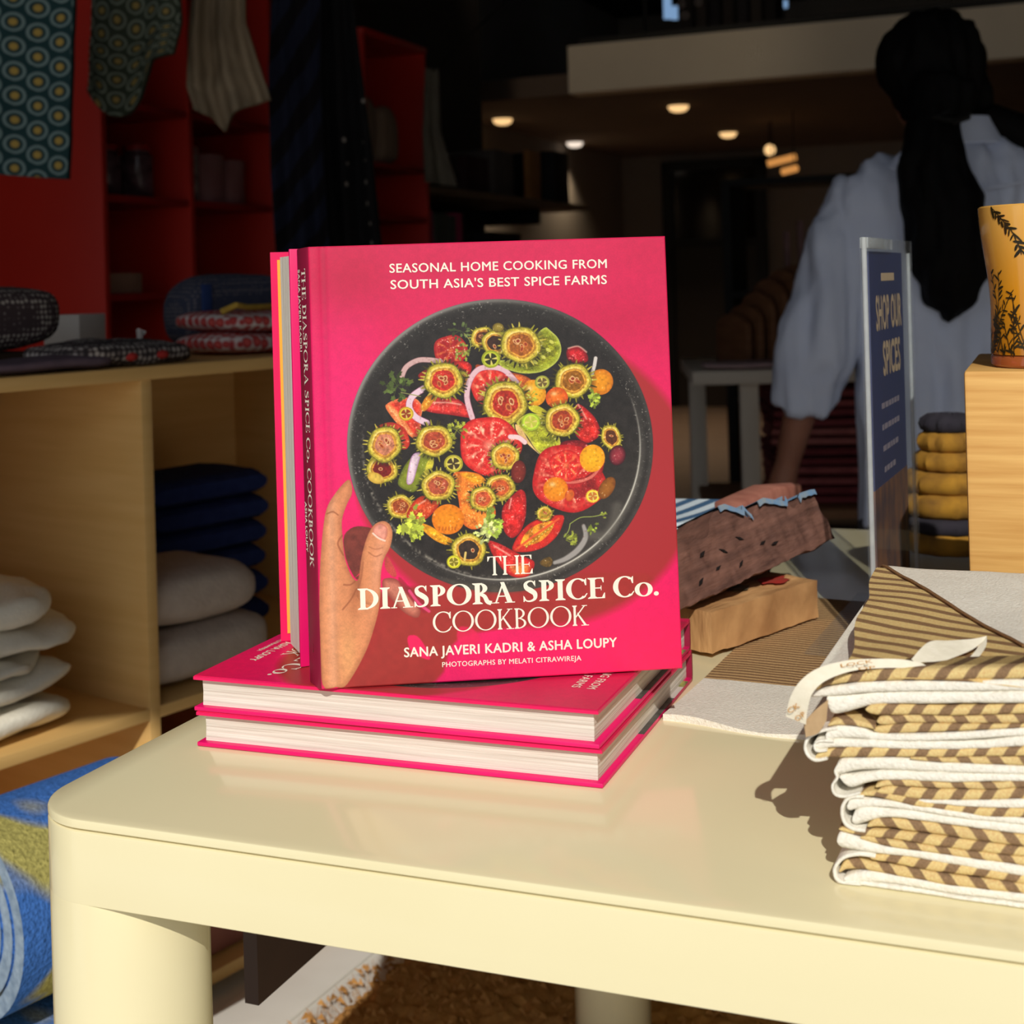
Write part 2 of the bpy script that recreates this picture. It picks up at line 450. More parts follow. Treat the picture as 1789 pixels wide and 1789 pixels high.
    def bez(p, n=14):
        p = np.array(p, float); out = []
        for k in range(len(p) - 1):
            p0, p1, p2, p3 = p[max(k - 1, 0)], p[k], p[k + 1], p[min(k + 2, len(p) - 1)]
            for t in np.linspace(0, 1, n, endpoint=(k == len(p) - 2)):
                out.append(.5 * ((2 * p1) + (-p0 + p2) * t + (2 * p0 - 5 * p1 + 4 * p2 - p3) * t * t + (-p0 + 3 * p1 - 3 * p2 + p3) * t ** 3))
        return np.array(out)
    K = 2.795
    def c3(pts): return [(540 + a / K, 480 + b / K) for a, b in pts]
    # ---- pink ground: deeper rose at the top, hot pink at the left and lower right
    t = np.clip((Y - 430) / 420, 0, 1)[..., None]
    g = np.array([214, 34, 84.]) * (1 - t) + np.array([236, 24, 100.]) * t
    lr = np.clip(1 - np.hypot((X - 1190) / 280, (Y - 1170) / 170), 0, 1)[..., None]; g = g * (1 - lr) + np.array([250, 28, 92.]) * lr
    ll = np.clip(1 - np.hypot((X - 600) / 110, (Y - 720) / 260), 0, 1)[..., None]; g = g * (1 - ll) + np.array([238, 30, 112.]) * ll
    for cx, cy, rx, ry, k in ((610, 495, 70, 60, .5), (1080, 560, 110, 50, .35), (760, 470, 60, 30, .2), (1120, 450, 60, 40, .15)):
        w = (k * np.exp(-((X - cx) / rx) ** 2 - ((Y - cy) / ry) ** 2))[..., None]; g = g * (1 - w) + np.array([176, 26, 58.]) * w
    img[:] = g * (1 + .05 * (N3[..., None] - .5) + .04 * (N1[..., None] - .5))
    # ---- the printed shade of the plate on the pink cloth
    s, r, th, R, p_, w_ = ell(918, 838, 298, 262, .25, 1.2); a = np.clip((1.0 - r) * 18 + .5, 0, 1); put(s, a * .95, (168, 46, 48))
    poly([(680, 1030), (1160, 1000), (1100, 1052), (1000, 1088), (880, 1104), (790, 1118), (770, 1210), (560, 1220), (640, 1060)], (166, 48, 46), 10, tex=.03)
    poly([(690, 1060), (860, 1080), (800, 1112), (750, 1150), (720, 1225), (600, 1225), (660, 1140)], (164, 50, 46), 14, tex=.03, alpha=.9)
    poly(c3([(480, 1775), (540, 1775), (600, 1880), (590, 1900), (500, 1860)]), (240, 30, 95), 3, tex=.02)
    poly(c3([(730, 1730), (800, 1740), (850, 1800), (790, 1840), (720, 1800)]), (232, 34, 88), 5, tex=.02, alpha=.8)
    # ---- fingers behind the plate (in shade)
    poly(c3([(170, 1290), (230, 1240), (330, 1255), (330, 1330), (290, 1400), (250, 1530), (190, 1420)]), (118, 52, 44), 2)
    poly(c3([(205, 1515), (270, 1470), (285, 1440), (240, 1490)]), (232, 36, 92), 1.2, tex=.02)
    poly(c3([(362, 1500), (420, 1495), (470, 1530), (520, 1580), (555, 1640), (540, 1700), (470, 1670), (400, 1590), (366, 1560)]), (206, 124, 104), 2, shade=((150, 70, 60), 10))
    poly(c3([(380, 1370), (440, 1480), (420, 1500), (372, 1450)]), (190, 70, 66), 3)
    poly(c3([(440, 1480), (520, 1570), (600, 1640), (570, 1680), (500, 1600), (445, 1530)]), (150, 34, 50), 4, alpha=.8)
    line(bez(c3([(495, 1560), (540, 1620), (590, 1660)])), 5, (225, 70, 120), 2)
    # ---- hand: wrist, index finger, thumb
    hand = c3([(60, 2040), (62, 1480), (75, 1275), (92, 1150), (150, 1062), (206, 1004), (222, 1080), (190, 1140), (166, 1215), (172, 1300), (182, 1400), (215, 1490), (250, 1520), (262, 1400), (282, 1320), (303, 1266), (330, 1232), (370, 1218), (402, 1238), (414, 1280), (404, 1345), (372, 1400), (356, 1470), (358, 1580), (344, 1680), (300, 1830), (240, 1950), (180, 2040)])
    def skin(pts, rimw=9):
        s, d = sdf(smooth(pts)); a = np.clip(.5 - d / (pxs * 1.3), 0, 1)
        hx, hy = X[s], Y[s]
        base = np.array([216, 140, 96.]) * np.ones(d.shape + (1,))
        hl = np.exp(-((hx - 583 - (hy - 1000) * .02) / 9) ** 2)[..., None]; base = base * (1 - .55 * hl) + np.array([250, 184, 146.]) * .55 * hl
        hl = np.exp(-((hx - 668 + (hy - 960) * .12) / 12) ** 2 - ((hy - 985) / 75) ** 2)[..., None]; base = base * (1 - .5 * hl) + np.array([240, 168, 138.]) * .5 * hl
        hl = np.exp(-((hx - 612) / 16) ** 2 - ((hy - 1150) / 55) ** 2)[..., None]; base = base * (1 - .45 * hl) + np.array([240, 182, 118.]) * .45 * hl
        dk = np.exp(-((hx - 625 + (hy - 1040) * .1) / 10) ** 2 - ((hy - 1035) / 45) ** 2)[..., None]; base = base * (1 - .45 * dk) + np.array([140, 72, 44.]) * .45 * dk
        rim = np.clip(1 + d / rimw, 0, 1)[..., None]; base = base * (1 - .45 * rim) + np.array([150, 84, 56.]) * .45 * rim
        base *= 1 + .07 * (N3[s][..., None] - .5) + .08 * (N1[s][..., None] - .5) + .05 * (N2[s][..., None] - .5)
        put(s, a, base)
    skin(hand)
    for pts, w_ in ((c3([(95, 1185), (125, 1175), (150, 1190)]), 2.2), (c3([(232, 1515), (210, 1530), (180, 1530)]), 2.6), (c3([(240, 1550), (215, 1600), (175, 1650)]), 2.6), (c3([(300, 1370), (330, 1390), (362, 1378)]), 2.2), (c3([(298, 1345), (330, 1355), (365, 1350)]), 1.6), (c3([(170, 1290), (150, 1330), (176, 1385)]), 3)):
        line(bez(pts), w_, (148, 82, 54), 2.5, .7)
    # ---- plate
    pc = (873.5, 783.5, 265.5, 257.5, .12)
    s, r, th, R, p_, w_ = ell(*pc, 1.1)
    a = edge(r, R, 1.0, 1.3)
    col = np.array([38, 34, 33.]) * np.ones(r.shape + (1,)) * (1 + .35 * (N1[s][..., None] - .5) + .3 * (N3[s][..., None] - .5))
    sheen = np.clip(np.exp(-((r - .99) / .02) ** 2) * (.25 + .75 * np.clip(np.cos(th + 2.6), 0, 1)), 0, 1)[..., None]
    col = col * (1 - sheen) + np.array([150, 146, 140.]) * sheen
    low = (np.clip(np.cos(th - .72), 0, 1) ** 3 * np.clip((r - .45) / .4, 0, 1) * (r < .93))[..., None]
    col = col * (1 - .5 * low) + np.array([84, 80, 74.]) * .5 * low
    rimd = np.exp(-((r - .955) / .03) ** 2)[..., None]; col = col * (1 - .45 * rimd) + np.array([52, 50, 48.]) * .45 * rimd
    put(s, a, col)
    # scratched white flecks along the rim, bright line on the lower right lip
    fl = (edge(r, R, .985) * (r > .895)) * np.clip((N3[s] * .6 + N2[s] * .5 - .78) * 6, 0, 1); put(s, fl * (.3 + .35 * np.cos(th * 2 + 1) ** 2), (190, 186, 176))
    lip = np.exp(-((r - .915) / .006) ** 2) * np.clip(np.cos(th - .75) * 1.5 - .35, 0, 1); put(s, lip, (222, 220, 208))
    lip = np.exp(-((r - .93) / .02) ** 2) * np.clip(np.cos(th - .75) * 1.5 - .4, 0, 1) * .35; put(s, lip, (160, 156, 146))
    lip = np.exp(-((r - .90) / .012) ** 2) * np.clip(np.cos(th - 2.3) * 1.6 - .9, 0, 1) * np.clip(N2[s] * 2 - .5, 0, 1); put(s, lip, (170, 164, 150))
    line(bez(c3([(1335, 1245), (1345, 1300), (1310, 1360), (1250, 1405), (1195, 1425)])), [6 + 4 * math.sin(math.pi * k / 56) for k in range(57)], (176, 172, 168), 4, .85)
    line(bez(c3([(1375, 1290), (1440, 1290), (1480, 1230), (1500, 1150)])), 16, (110, 106, 98), 14, .5)
    poly(c3([(600, 1490), (900, 1540), (1100, 1520), (1200, 1480), (1100, 1560), (850, 1580)]), (86, 80, 70), 12, alpha=.6)
    # ---- thumb, over the plate's rim
    skin(c3([(236, 1600), (250, 1520), (262, 1400), (282, 1320), (303, 1266), (330, 1230), (370, 1216), (402, 1236), (415, 1280), (404, 1345), (372, 1400), (356, 1470), (357, 1580), (330, 1640)]), 6)
    for pts, w_ in ((c3([(298, 1372), (330, 1392), (362, 1380)]), 2.0), (c3([(300, 1345), (330, 1357), (365, 1350)]), 1.5), (c3([(244, 1560), (262, 1500), (272, 1420)]), 2.6)):
        line(bez(pts), w_, (158, 92, 64), 2.5, .6)
    # thumbnail
    poly(c3([(318, 1250), (350, 1228), (386, 1246), (390, 1280), (376, 1318), (340, 1302), (316, 1280)]), (226, 150, 132), 1.4, shade=((196, 112, 92), 4))
    line(bez(c3([(318, 1280), (345, 1303), (376, 1316)])), 3, (248, 214, 196), 1.5)

    # ---- food
    RED, DRED, ORG, YEL, LIME = (214, 40, 34), (150, 22, 30), (232, 110, 28), (240, 160, 24), (164, 170, 36)
    def blob(pts, c, dark, hlt=None):
        s, d = poly(c3(pts), c, 1.2, shade=(dark, 7), tex=.22)
        k = np.clip((N2[s] * .7 + N3[s] * .5 - .68) * 6, 0, 1) * np.clip(-d / 5, 0, 1) * .5; put(s, k, np.clip(np.array(c) * 1.25 + 40, 0, 255))
        if hlt: line(bez(c3(hlt)), 3, (250, 190, 170), 3, .7)
    def disc(cx, cy, rx, ry, ang, c, dark, spot=True):
        cx, cy = 540 + cx / K, 480 + cy / K; rx /= K; ry /= K
        s, r, th, R, p_, w_ = ell(cx, cy, rx, ry, ang); a = edge(r, R, 1, 1.2)
        k = np.clip(r, 0, 1)[..., None] ** 3; col = np.array(c, float) * (1 - k) + np.array(dark, float) * k
        col = col * (1 + .14 * (N2[s][..., None] - .5))
        if spot:
            h = np.exp(-((p_ + .25) / .28) ** 2 - ((w_ + .4) / .2) ** 2)[..., None] * .7; col = col * (1 - h) + np.array([255, 226, 170.]) * h
        put(s, a, col)
    def tom(cx, cy, rx, ry, ang, c=(216, 38, 34), pale=(248, 176, 140), n=9, core=.55):
        cx, cy = 540 + cx / K, 480 + cy / K; rx /= K; ry /= K
        s, r, th, R, p_, w_ = ell(cx, cy, rx, ry, ang); rr = r * (1 + .035 * np.sin(th * 3 + cx) + .03 * np.sin(th * 5))
        a = edge(rr, R, 1, 1.2); col = np.array(c, float) * np.ones(r.shape + (1,)) * (1 + .2 * (N2[s][..., None] - .5))
        sp = np.clip(np.cos(th * n + 2 * N1[s]) * 1.3 - .25, 0, 1) * np.clip(1 - np.abs(rr - core * .75) / (core * .55), 0, 1) * (.45 + .9 * N2[s])
        col = col * (1 - sp[..., None]) + np.array(pale, float) * sp[..., None]
        ce = np.exp(-(rr / .2) ** 2)[..., None] * .75; col = col * (1 - ce) + np.array(pale, float) * ce
        ri = np.exp(-((rr - .82) / .05) ** 2)[..., None] * .35; col = col * (1 - ri) + np.array([244, 108, 84.]) * ri
        ou = np.clip((rr - .9) * 9, 0, 1)[..., None] * .6; col = col * (1 - ou) + np.array([160, 16, 26.]) * ou
        put(s, a, col)
        f = np.clip((N3[s] + N2[s] * .6 - 1.12) * 9, 0, 1) * (rr < .85) * .7; put(s, f, (255, 214, 180))
    def gourd(cx, cy, r0, cin=(150, 66, 24), dark=False, ang=0., sq=.92, seed=0, hollow=False):
        cx, cy, r0 = 540 + cx / K, 480 + cy / K, r0 / K
        rg = np.random.default_rng(seed + int(cx)); n = 30
        s, r, th, R, p_, w_ = ell(cx, cy, r0, r0 * sq, ang, 1.5)
        put(s, np.clip(1.35 - r, 0, 1) * 1.2 * (r < 1.25), (34, 30, 22))
        for k in range(n):
            a = 2 * math.pi * k / n + rg.uniform(-.08, .08); l = rg.uniform(1.1, 1.3)
            ca, sa = math.cos(a), math.sin(a); x0, y0, x1, y1 = ca * .92, sa * .92 * sq, ca * l, sa * l * sq
            rot = lambda x, y: (cx + r0 * (x * math.cos(ang) - y * math.sin(ang)), cy + r0 * (x * math.sin(ang) + y * math.cos(ang)))
            c = ((62, 56, 24), (150, 144, 42), (196, 180, 70), (40, 36, 22))[rg.integers(0, 4)]
            line([rot(x0, y0), rot(x1, y1)], [r0 * .13, r0 * .05], c, 1.1)
        rr = r * (1 + .05 * np.sin(th * 2 + cx) * .6 + .03 * np.sin(th * 5 + cy) + .06 * (N2[s] - .5))
        cols = [(1.0, (110, 104, 34)), (.94, (186, 170, 54)), (.84, (222, 196, 78)), (.75, (204, 160, 52)), (.69, (160, 102, 36)), (.66, (220, 156, 54)), (.57, cin)]
        for k, c in cols:
            put(s, edge(rr, R, k, 1.3), np.array(c, float)[None, None] * (1 + .3 * (N2[s][..., None] - .5) + .2 * (N3[s][..., None] - .5)))
        for k in range(5 if not hollow else 1):
            a = rg.uniform(0, 6.28); d = rg.uniform(.08, .3) * r0; e = (cx + d * math.cos(a), cy + d * math.sin(a))
            s2, r2, t2, R2, _, _ = ell(e[0], e[1], r0 * rg.uniform(.12, .2), r0 * rg.uniform(.08, .13), rg.uniform(0, 3))
            put(s2, edge(r2, R2, 1, 1.2), (210, 120, 60) if k % 2 else (228, 178, 120)); put(s2, edge(r2, R2, .6, 1.2), (150, 56, 30))
        put(s, np.exp(-((rr - .74) / .04) ** 2) * np.clip(np.cos(th + 2.2), 0, 1) * .8, (255, 240, 150))
    def ringlet(cx, cy, r0, c=(150, 158, 36), inner=(52, 50, 22)):
        cx, cy, r0 = 540 + cx / K, 480 + cy / K, r0 / K
        s, r, th, R, p_, w_ = ell(cx, cy, r0, r0 * .95, 0)
        put(s, edge(r, R, 1), c); put(s, edge(r, R, .82), np.array(c) * 1.25); put(s, edge(r, R, .66), inner)
        put(s, edge(r, R, .66) * np.clip(np.cos(th * 4 + .6) * 3 - 1.4, 0, 1) * (r > .12), (222, 206, 110))
    def onion(pts, w, c=(226, 186, 196), c2=(176, 92, 122)):
        b = bez(c3(pts)); line(b, w / K + 1.6, c2, 1.3, .8); line(b, w / K, c, 1.2)
    def herb(cx, cy, R, n=26, c=(150, 168, 52), seed=0, dirr=None):
        cx, cy, R = 540 + cx / K, 480 + cy / K, R / K; rg = np.random.default_rng(seed)
        for k in range(n):
            a = rg.uniform(0, 6.28) if dirr is None else dirr + rg.normal(0, .7); l = R * rg.uniform(.3, 1)
            x, y = cx + l * math.cos(a), cy + l * math.sin(a); f = rg.uniform(.6, 1.25)
            if k % 3 == 0: line([(cx, cy), (x, y)], 1.2, np.array(c) * .8, 1.2, .8)
            s, r, th, RR, _, _ = ell(x, y, R * rg.uniform(.14, .26), R * rg.uniform(.09, .15), a + rg.normal(0, .6))
            put(s, edge(r * (1 + .18 * np.cos(th * 5)), RR, 1, 1.2), np.clip(np.array(c) * f, 0, 255))
    # lower layers first
    tom(690, 385, 82, 80, .3, (170, 28, 34), (226, 120, 60), 7, .8)
    blob([(520, 500), (640, 445), (760, 430), (800, 460), (770, 530), (560, 540)], RED, DRED)
    onion([(452, 515), (475, 465), (530, 432), (590, 430), (640, 438)], 24, (206, 168, 166), (130, 84, 90))
    blob([(1250, 372), (1310, 358), (1355, 395), (1362, 440), (1300, 450), (1255, 430)], (176, 28, 36), (110, 14, 26), [(1262, 372), (1310, 362), (1350, 390)])
    blob([(800, 440), (900, 480), (1050, 500), (1120, 560), (1000, 600), (830, 520)], (222, 104, 44), (150, 60, 24))
    blob([(1300, 640), (1340, 660), (1400, 720), (1425, 800), (1350, 850), (1290, 800), (1280, 700)], RED, DRED, [(1310, 650), (1350, 720)])
    blob([(1220, 830), (1330, 820), (1380, 870), (1300, 930), (1200, 900)], (150, 30, 36), (96, 16, 26))
    blob([(365, 655), (425, 620), (520, 612), (560, 660), (540, 740), (580, 830), (520, 820), (450, 740)], (216, 58, 40), (236, 130, 80))
    blob([(365, 655), (400, 640), (480, 740), (525, 820), (505, 815), (430, 745)], (236, 140, 84), (226, 110, 60))
    blob([(320, 760), (400, 730), (470, 760), (500, 840), (470, 880), (340, 830)], (214, 60, 40), (180, 40, 30))
    blob([(540, 665), (580, 600), (650, 600), (740, 625), (790, 690), (800, 720), (690, 700), (590, 690)], (216, 54, 48), DRED, [(600, 640), (680, 640), (740, 650)])
    blob([(540, 665), (575, 600), (620, 600), (600, 650), (560, 690)], (228, 148, 36), (200, 120, 30))
    onion([(560, 570), (505, 610), (490, 660), (520, 710), (575, 740)], 30, (232, 200, 216), (150, 60, 110))
    ringlet(475, 695, 36, (190, 160, 40), (150, 60, 26))
    gourd(730, 530, 55, (90, 50, 26), seed=3)
    tom(880, 560, 95, 95, .1, (220, 44, 38), (250, 170, 130), 8, .8)
    onion([(795, 715), (770, 620), (780, 540), (820, 480), (880, 465), (950, 480), (1010, 540)], 25)
    # green slice top right of centre with its brown gourds
    poly(c3([(1085, 320), (1150, 262), (1170, 280), (1215, 320), (1232, 380), (1210, 440), (1140, 490), (1040, 500), (940, 470), (910, 430), (1000, 430)]), (150, 158, 40), 1.2, shade=((196, 206, 90), 5), tex=.3)
    poly(c3([(1110, 330), (1170, 310), (1200, 350), (1205, 400), (1150, 450), (1060, 470), (1000, 450)]), (136, 138, 30), 2, tex=.5)
    for x, y in ((1130, 345), (1165, 380), (1140, 415), (1100, 440), (1180, 340)):
        s, r, th, R, _, _ = ell(540 + x / K, 480 + y / K, 5, 3, .6); put(s, edge(r, R, 1, 1.5), (206, 206, 90))
    gourd(845, 320, 60, (110, 52, 30), seed=5); gourd(905, 345, 66, (60, 36, 28), seed=6, hollow=True)
    gourd(1030, 355, 98, (166, 92, 34), seed=2, sq=.95)
    disc(920, 270, 28, 24, 0, (150, 130, 50), (100, 84, 30), False)
    ringlet(885, 425, 46)
    disc(1420, 538, 60, 64, .3, (234, 150, 26), (206, 112, 20), False)
    onion([(1395, 420), (1388, 460), (1376, 500)], 16, (214, 206, 200), (120, 110, 110))
    gourd(1285, 532, 92, (150, 92, 22), seed=9)
    gourd(655, 530, 98, (196, 44, 34), seed=12, sq=.88)
    disc(1095, 592, 58, 66, -.3, (240, 176, 40), (214, 130, 22)); disc(1206, 618, 54, 54, 0, (238, 116, 32), (206, 70, 22))
    ringlet(1135, 540, 36, (150, 150, 60), (110, 90, 50))
    gourd(955, 642, 112, (178, 44, 30), seed=14, sq=.95, ang=.5)
    # centre: the big halved tomato
    tom(880, 852, 150, 145, .4, (222, 42, 40), (250, 180, 150), 11, .75)
    # green wedge
    poly(c3([(1000, 740), (1060, 690), (1150, 700), (1190, 770), (1232, 830), (1200, 890), (1150, 912), (1100, 870), (1060, 800)]), (170, 174, 44), 1.2, shade=((214, 200, 90), 5), tex=.35)
    poly(c3([(1000, 740), (1030, 760), (1090, 860), (1140, 910), (1080, 860), (1010, 790)]), (232, 190, 120), 1.5)
    poly(c3([(1060, 660), (1110, 650), (1170, 690), (1150, 705), (1090, 690)]), (196, 188, 50), 1.2)
    ringlet(1080, 735, 46, (160, 184, 50), (190, 196, 70))
    gourd(1232, 727, 88, (170, 62, 34), seed=21)
    gourd(1470, 810, 62, (90, 46, 26), seed=22, hollow=True, sq=.8, ang=1.2)
    disc(1500, 900, 40, 50, .2, (150, 50, 62), (60, 20, 30), False)
    onion([(980, 808), (1020, 812), (1050, 835)], 22, (240, 206, 210), (206, 120, 120))
    # left: gourds, purple onion, okra
    gourd(362, 965, 76, (120, 26, 24), seed=31, hollow=True); gourd(372, 845, 84, (206, 128, 96), seed=32, sq=1.05)
    disc(330, 1010, 42, 26, .4, (226, 190, 80), (190, 150, 50), False)
    poly(c3([(430, 1035), (470, 940), (530, 880), (600, 885), (615, 930), (560, 1010), (520, 1088), (455, 1062)]), (130, 140, 40), 1.3, shade=((90, 100, 30), 5))
    poly(c3([(560, 1010), (575, 930), (610, 900), (610, 950), (575, 1020)]), (206, 196, 60), 2)
    poly(c3([(505, 890), (552, 880), (530, 960), (510, 1040), (475, 1045), (485, 960)]), (226, 200, 216), 1.2, shade=((170, 120, 170), 3))
    gourd(612, 828, 88, (176, 70, 44), seed=33)
    ringlet(705, 940, 46, (170, 160, 50), (70, 56, 34))
    gourd(450, 1150, 66, (160, 70, 34), seed=34)
    # orange group, lower left
    blob([(690, 985), (760, 975), (840, 990), (870, 1040), (900, 1130), (915, 1190), (880, 1235), (800, 1270), (740, 1230), (730, 1100)], (236, 128, 44), (220, 96, 30))
    blob([(720, 985), (790, 980), (860, 1010), (868, 1045), (800, 1040)], (240, 164, 36), (228, 140, 30))
    blob([(475, 1190), (520, 1110), (600, 1080), (660, 1100), (620, 1170), (560, 1225), (490, 1215)], (206, 70, 32), (170, 40, 26), [(520, 1150), (570, 1120)])
    blob([(540, 1225), (600, 1245), (660, 1290), (705, 1310), (690, 1345), (620, 1320), (560, 1270)], (242, 170, 30), (226, 140, 24))
    gourd(632, 1048, 82, (178, 80, 54), seed=41)
    disc(680, 1212, 78, 74, 0, (240, 142, 22), (228, 120, 18), False)
    for k in range(6): line(c3([(640 + k * 15, 1250), (636 + k * 16, 1266)]), 1.6, (190, 90, 20), 1.4)
    gourd(930, 1058, 74, (206, 90, 44), seed=42); gourd(848, 1112, 66, (200, 84, 48), seed=43)
    gourd(955, 905, 72, (222, 138, 40), seed=44)
    disc(1020, 980, 36, 56, .1, (130, 44, 36), (90, 26, 24), False)
    blob([(935, 1160), (985, 1100), (1030, 1060), (1058, 1085), (1058, 1200), (1030, 1280), (985, 1312), (945, 1270)], (212, 36, 36), DRED, [(985, 1110), (975, 1160)])
    # right: stacked tomato slices
    tom(1262, 1015, 182, 162, .5, (206, 36, 38), (238, 140, 110), 13, .8)
    poly(c3([(1190, 1000), (1330, 1020), (1410, 950), (1440, 920), (1420, 1020), (1400, 1090), (1280, 1120), (1240, 1060)]), (158, 34, 36), 2, tex=.3)
    onion([(1190, 1030), (1300, 1030), (1380, 1000), (1430, 930)], 14, (220, 110, 96), (160, 40, 40))
    tom(1250, 950, 78, 78, .1, (224, 38, 36), (252, 150, 90), 8, .8)
    disc(1378, 914, 61, 68, .2, (246, 178, 26), (236, 150, 20), False)
    disc(1200, 1066, 60, 60, 0, (242, 146, 26), (226, 116, 18))
    ringlet(1380, 1100, 34, (230, 190, 60), (200, 120, 50)); disc(1268, 1096, 22, 30, .3, (222, 110, 44), (196, 70, 30), False)
    disc(1448, 1060, 34, 60, .55, (158, 96, 34), (120, 66, 24), False)
    # bottom: halved plum, wedge, hollow gourd
    blob([(865, 1310), (930, 1330), (1000, 1370), (1060, 1400), (1105, 1420), (1080, 1490), (1010, 1502), (950, 1470), (890, 1380)], (216, 44, 42), (170, 26, 30), [(900, 1340), (980, 1390)])
    blob([(960, 1440), (1040, 1420), (1090, 1440), (1060, 1490), (1000, 1490)], (228, 120, 60), (210, 60, 40))
    poly(c3([(980, 1372), (1010, 1300), (1070, 1230), (1150, 1200), (1235, 1188), (1245, 1210), (1215, 1290), (1150, 1350), (1070, 1375)]), (210, 44, 36), 1.2, shade=((170, 26, 28), 3))
    poly(c3([(1020, 1350), (1050, 1280), (1110, 1235), (1200, 1215), (1180, 1275), (1120, 1330)]), (228, 140, 40), 1.5, tex=.4)
    line(bez(c3([(1010, 1360), (1100, 1290), (1215, 1210)])), 3.5, (232, 90, 50), 1.5)
    for k in range(9):
        s, r, th, R, _, _ = ell(540 + (1060 + k * 15) / K, 480 + (1345 - k * 12) / K, 3.4, 2, -.8); put(s, edge(r, R, 1, 1.3), (150, 110, 20)); put(s, edge(r, R, .6, 1.3), (240, 200, 90))
    gourd(780, 1362, 86, (54, 40, 34), seed=51, hollow=True); ringlet(708, 1420, 34, (190, 186, 40), (130, 120, 30))
    line(c3([(765, 1375), (760, 1410)]), 4, (226, 196, 110), 1.2)
    gourd(1146, 1186, 40, (170, 140, 40), seed=52)
    poly(c3([(1120, 1420), (1170, 1390), (1190, 1420), (1170, 1450), (1130, 1440)]), (110, 84, 40), 2, tex=.3)
    # herbs
    herb(735, 285, 50, 14, (92, 108, 60), 1); line(bez(c3([(755, 300), (785, 340), (780, 380), (745, 410)])), 1.6, (150, 160, 80), 1.3); herb(752, 385, 46, 16, (150, 158, 60), 2)
    herb(430, 560, 75, 26, (86, 104, 48), 3); line(bez(c3([(450, 590), (500, 600), (545, 610)])), 1.6, (150, 150, 90), 1.3)
    herb(1365, 632, 55, 24, (164, 184, 60), 4, -.6); herb(470, 1215, 85, 44, (190, 202, 70), 5, .8); herb(500, 1260, 60, 30, (170, 184, 60), 6, .6)
    herb(850, 1240, 85, 46, (178, 206, 76), 7, .3); herb(870, 1270, 60, 26, (214, 226, 140), 8); herb(720, 775, 50, 22, (170, 176, 60), 9)
    line(bez(c3([(1270, 1235), (1320, 1205), (1380, 1200), (1430, 1190)])), 1.6, (150, 166, 80), 1.2); herb(1415, 1190, 30, 10, (170, 186, 70), 10, 0); herb(1370, 1240, 42, 14, (150, 170, 60), 11, 1.2)
    herb(1250, 1315, 50, 16, (150, 160, 60), 12, -.4); herb(1075, 610, 36, 10, (170, 176, 60), 13); line(bez(c3([(1270, 1235), (1262, 1270), (1240, 1300)])), 1.6, (150, 166, 80), 1.2)
    # wet glints scattered over the food
    s, r, th, R, p_, w_ = ell(873, 783, 230, 225, 0, 1.0); lum = img[s].max(-1)
    gl = np.clip((N3[s] * .7 + N2[s] * .5 - .93) * 9, 0, 1) * (lum > 110) * (r < .97); put(s, gl * .55, (255, 236, 206))
    dk = np.clip((.28 - N2[s] * .6 - N3[s] * .25) * 6, 0, 1) * (lum > 90) * (r < .97); put(s, dk * .2, (90, 36, 22))
    # hinge joint: the board's crease along the spine
    img[:] *= (1 - .07 * np.exp(-((u - .043) / .008) ** 2))[..., None]
    out = np.ones((Hh, W, 4), np.float32); out[..., :3] = np.clip(img, 0, 255) / 255.0
    im = bpy.data.images.new('cover_print', W, Hh); im.colorspace_settings.name = 'sRGB'
    im.pixels.foreach_set(out.ravel()); im.update(); im.pack()
    return im

def mat_cover():
    m = bpy.data.materials.new('cover_art'); nt, N, L, p = nodes_of(m)
    t = N.new('ShaderNodeTexImage'); t.image = paint_cover(); t.interpolation = 'Cubic'
    L.new(t.outputs[0], p.inputs['Base Color'])
    p.inputs['Roughness'].default_value = 0.38; p.inputs['Specular IOR Level'].default_value = 0.45
    return m
# ================================================================ lettering
_fc = {}
def sans_mesh(txt, bold=0.0):
    """flat outline mesh of a line of sans lettering, unit cap height, starting at x=0"""
    cu = bpy.data.curves.new('t', 'FONT'); cu.body = txt; cu.size = 1.0; cu.resolution_u = 3; cu.space_character = 1.06
    o = bpy.data.objects.new('t', cu); COL.objects.link(o)
    dg = bpy.context.evaluated_depsgraph_get(); me = bpy.data.meshes.new_from_object(o.evaluated_get(dg))
    vs = [v.co.copy() for v in me.vertices]; fs = [tuple(p.vertices) for p in me.polygons]
    bpy.data.objects.remove(o); bpy.data.curves.remove(cu); bpy.data.meshes.remove(me)
    if bold:            # heavier weight: the outline overprinted a hair to each side
        n = len(vs); v0, f0 = vs, fs; vs, fs = [], []
        for dx, dy in ((0, 0), (bold, 0), (-bold, 0), (0, bold * .8), (0, -bold * .8)):
            fs += [tuple(i + len(vs) for i in f) for f in f0]; vs += [v + Vector((dx, dy, 0)) for v in v0]
    x0 = min(v.x for v in vs); x1 = max(v.x for v in vs)
    cap = 0.73
    return [((v.x - x0) / (x1 - x0), v.y / cap) for v in vs], fs

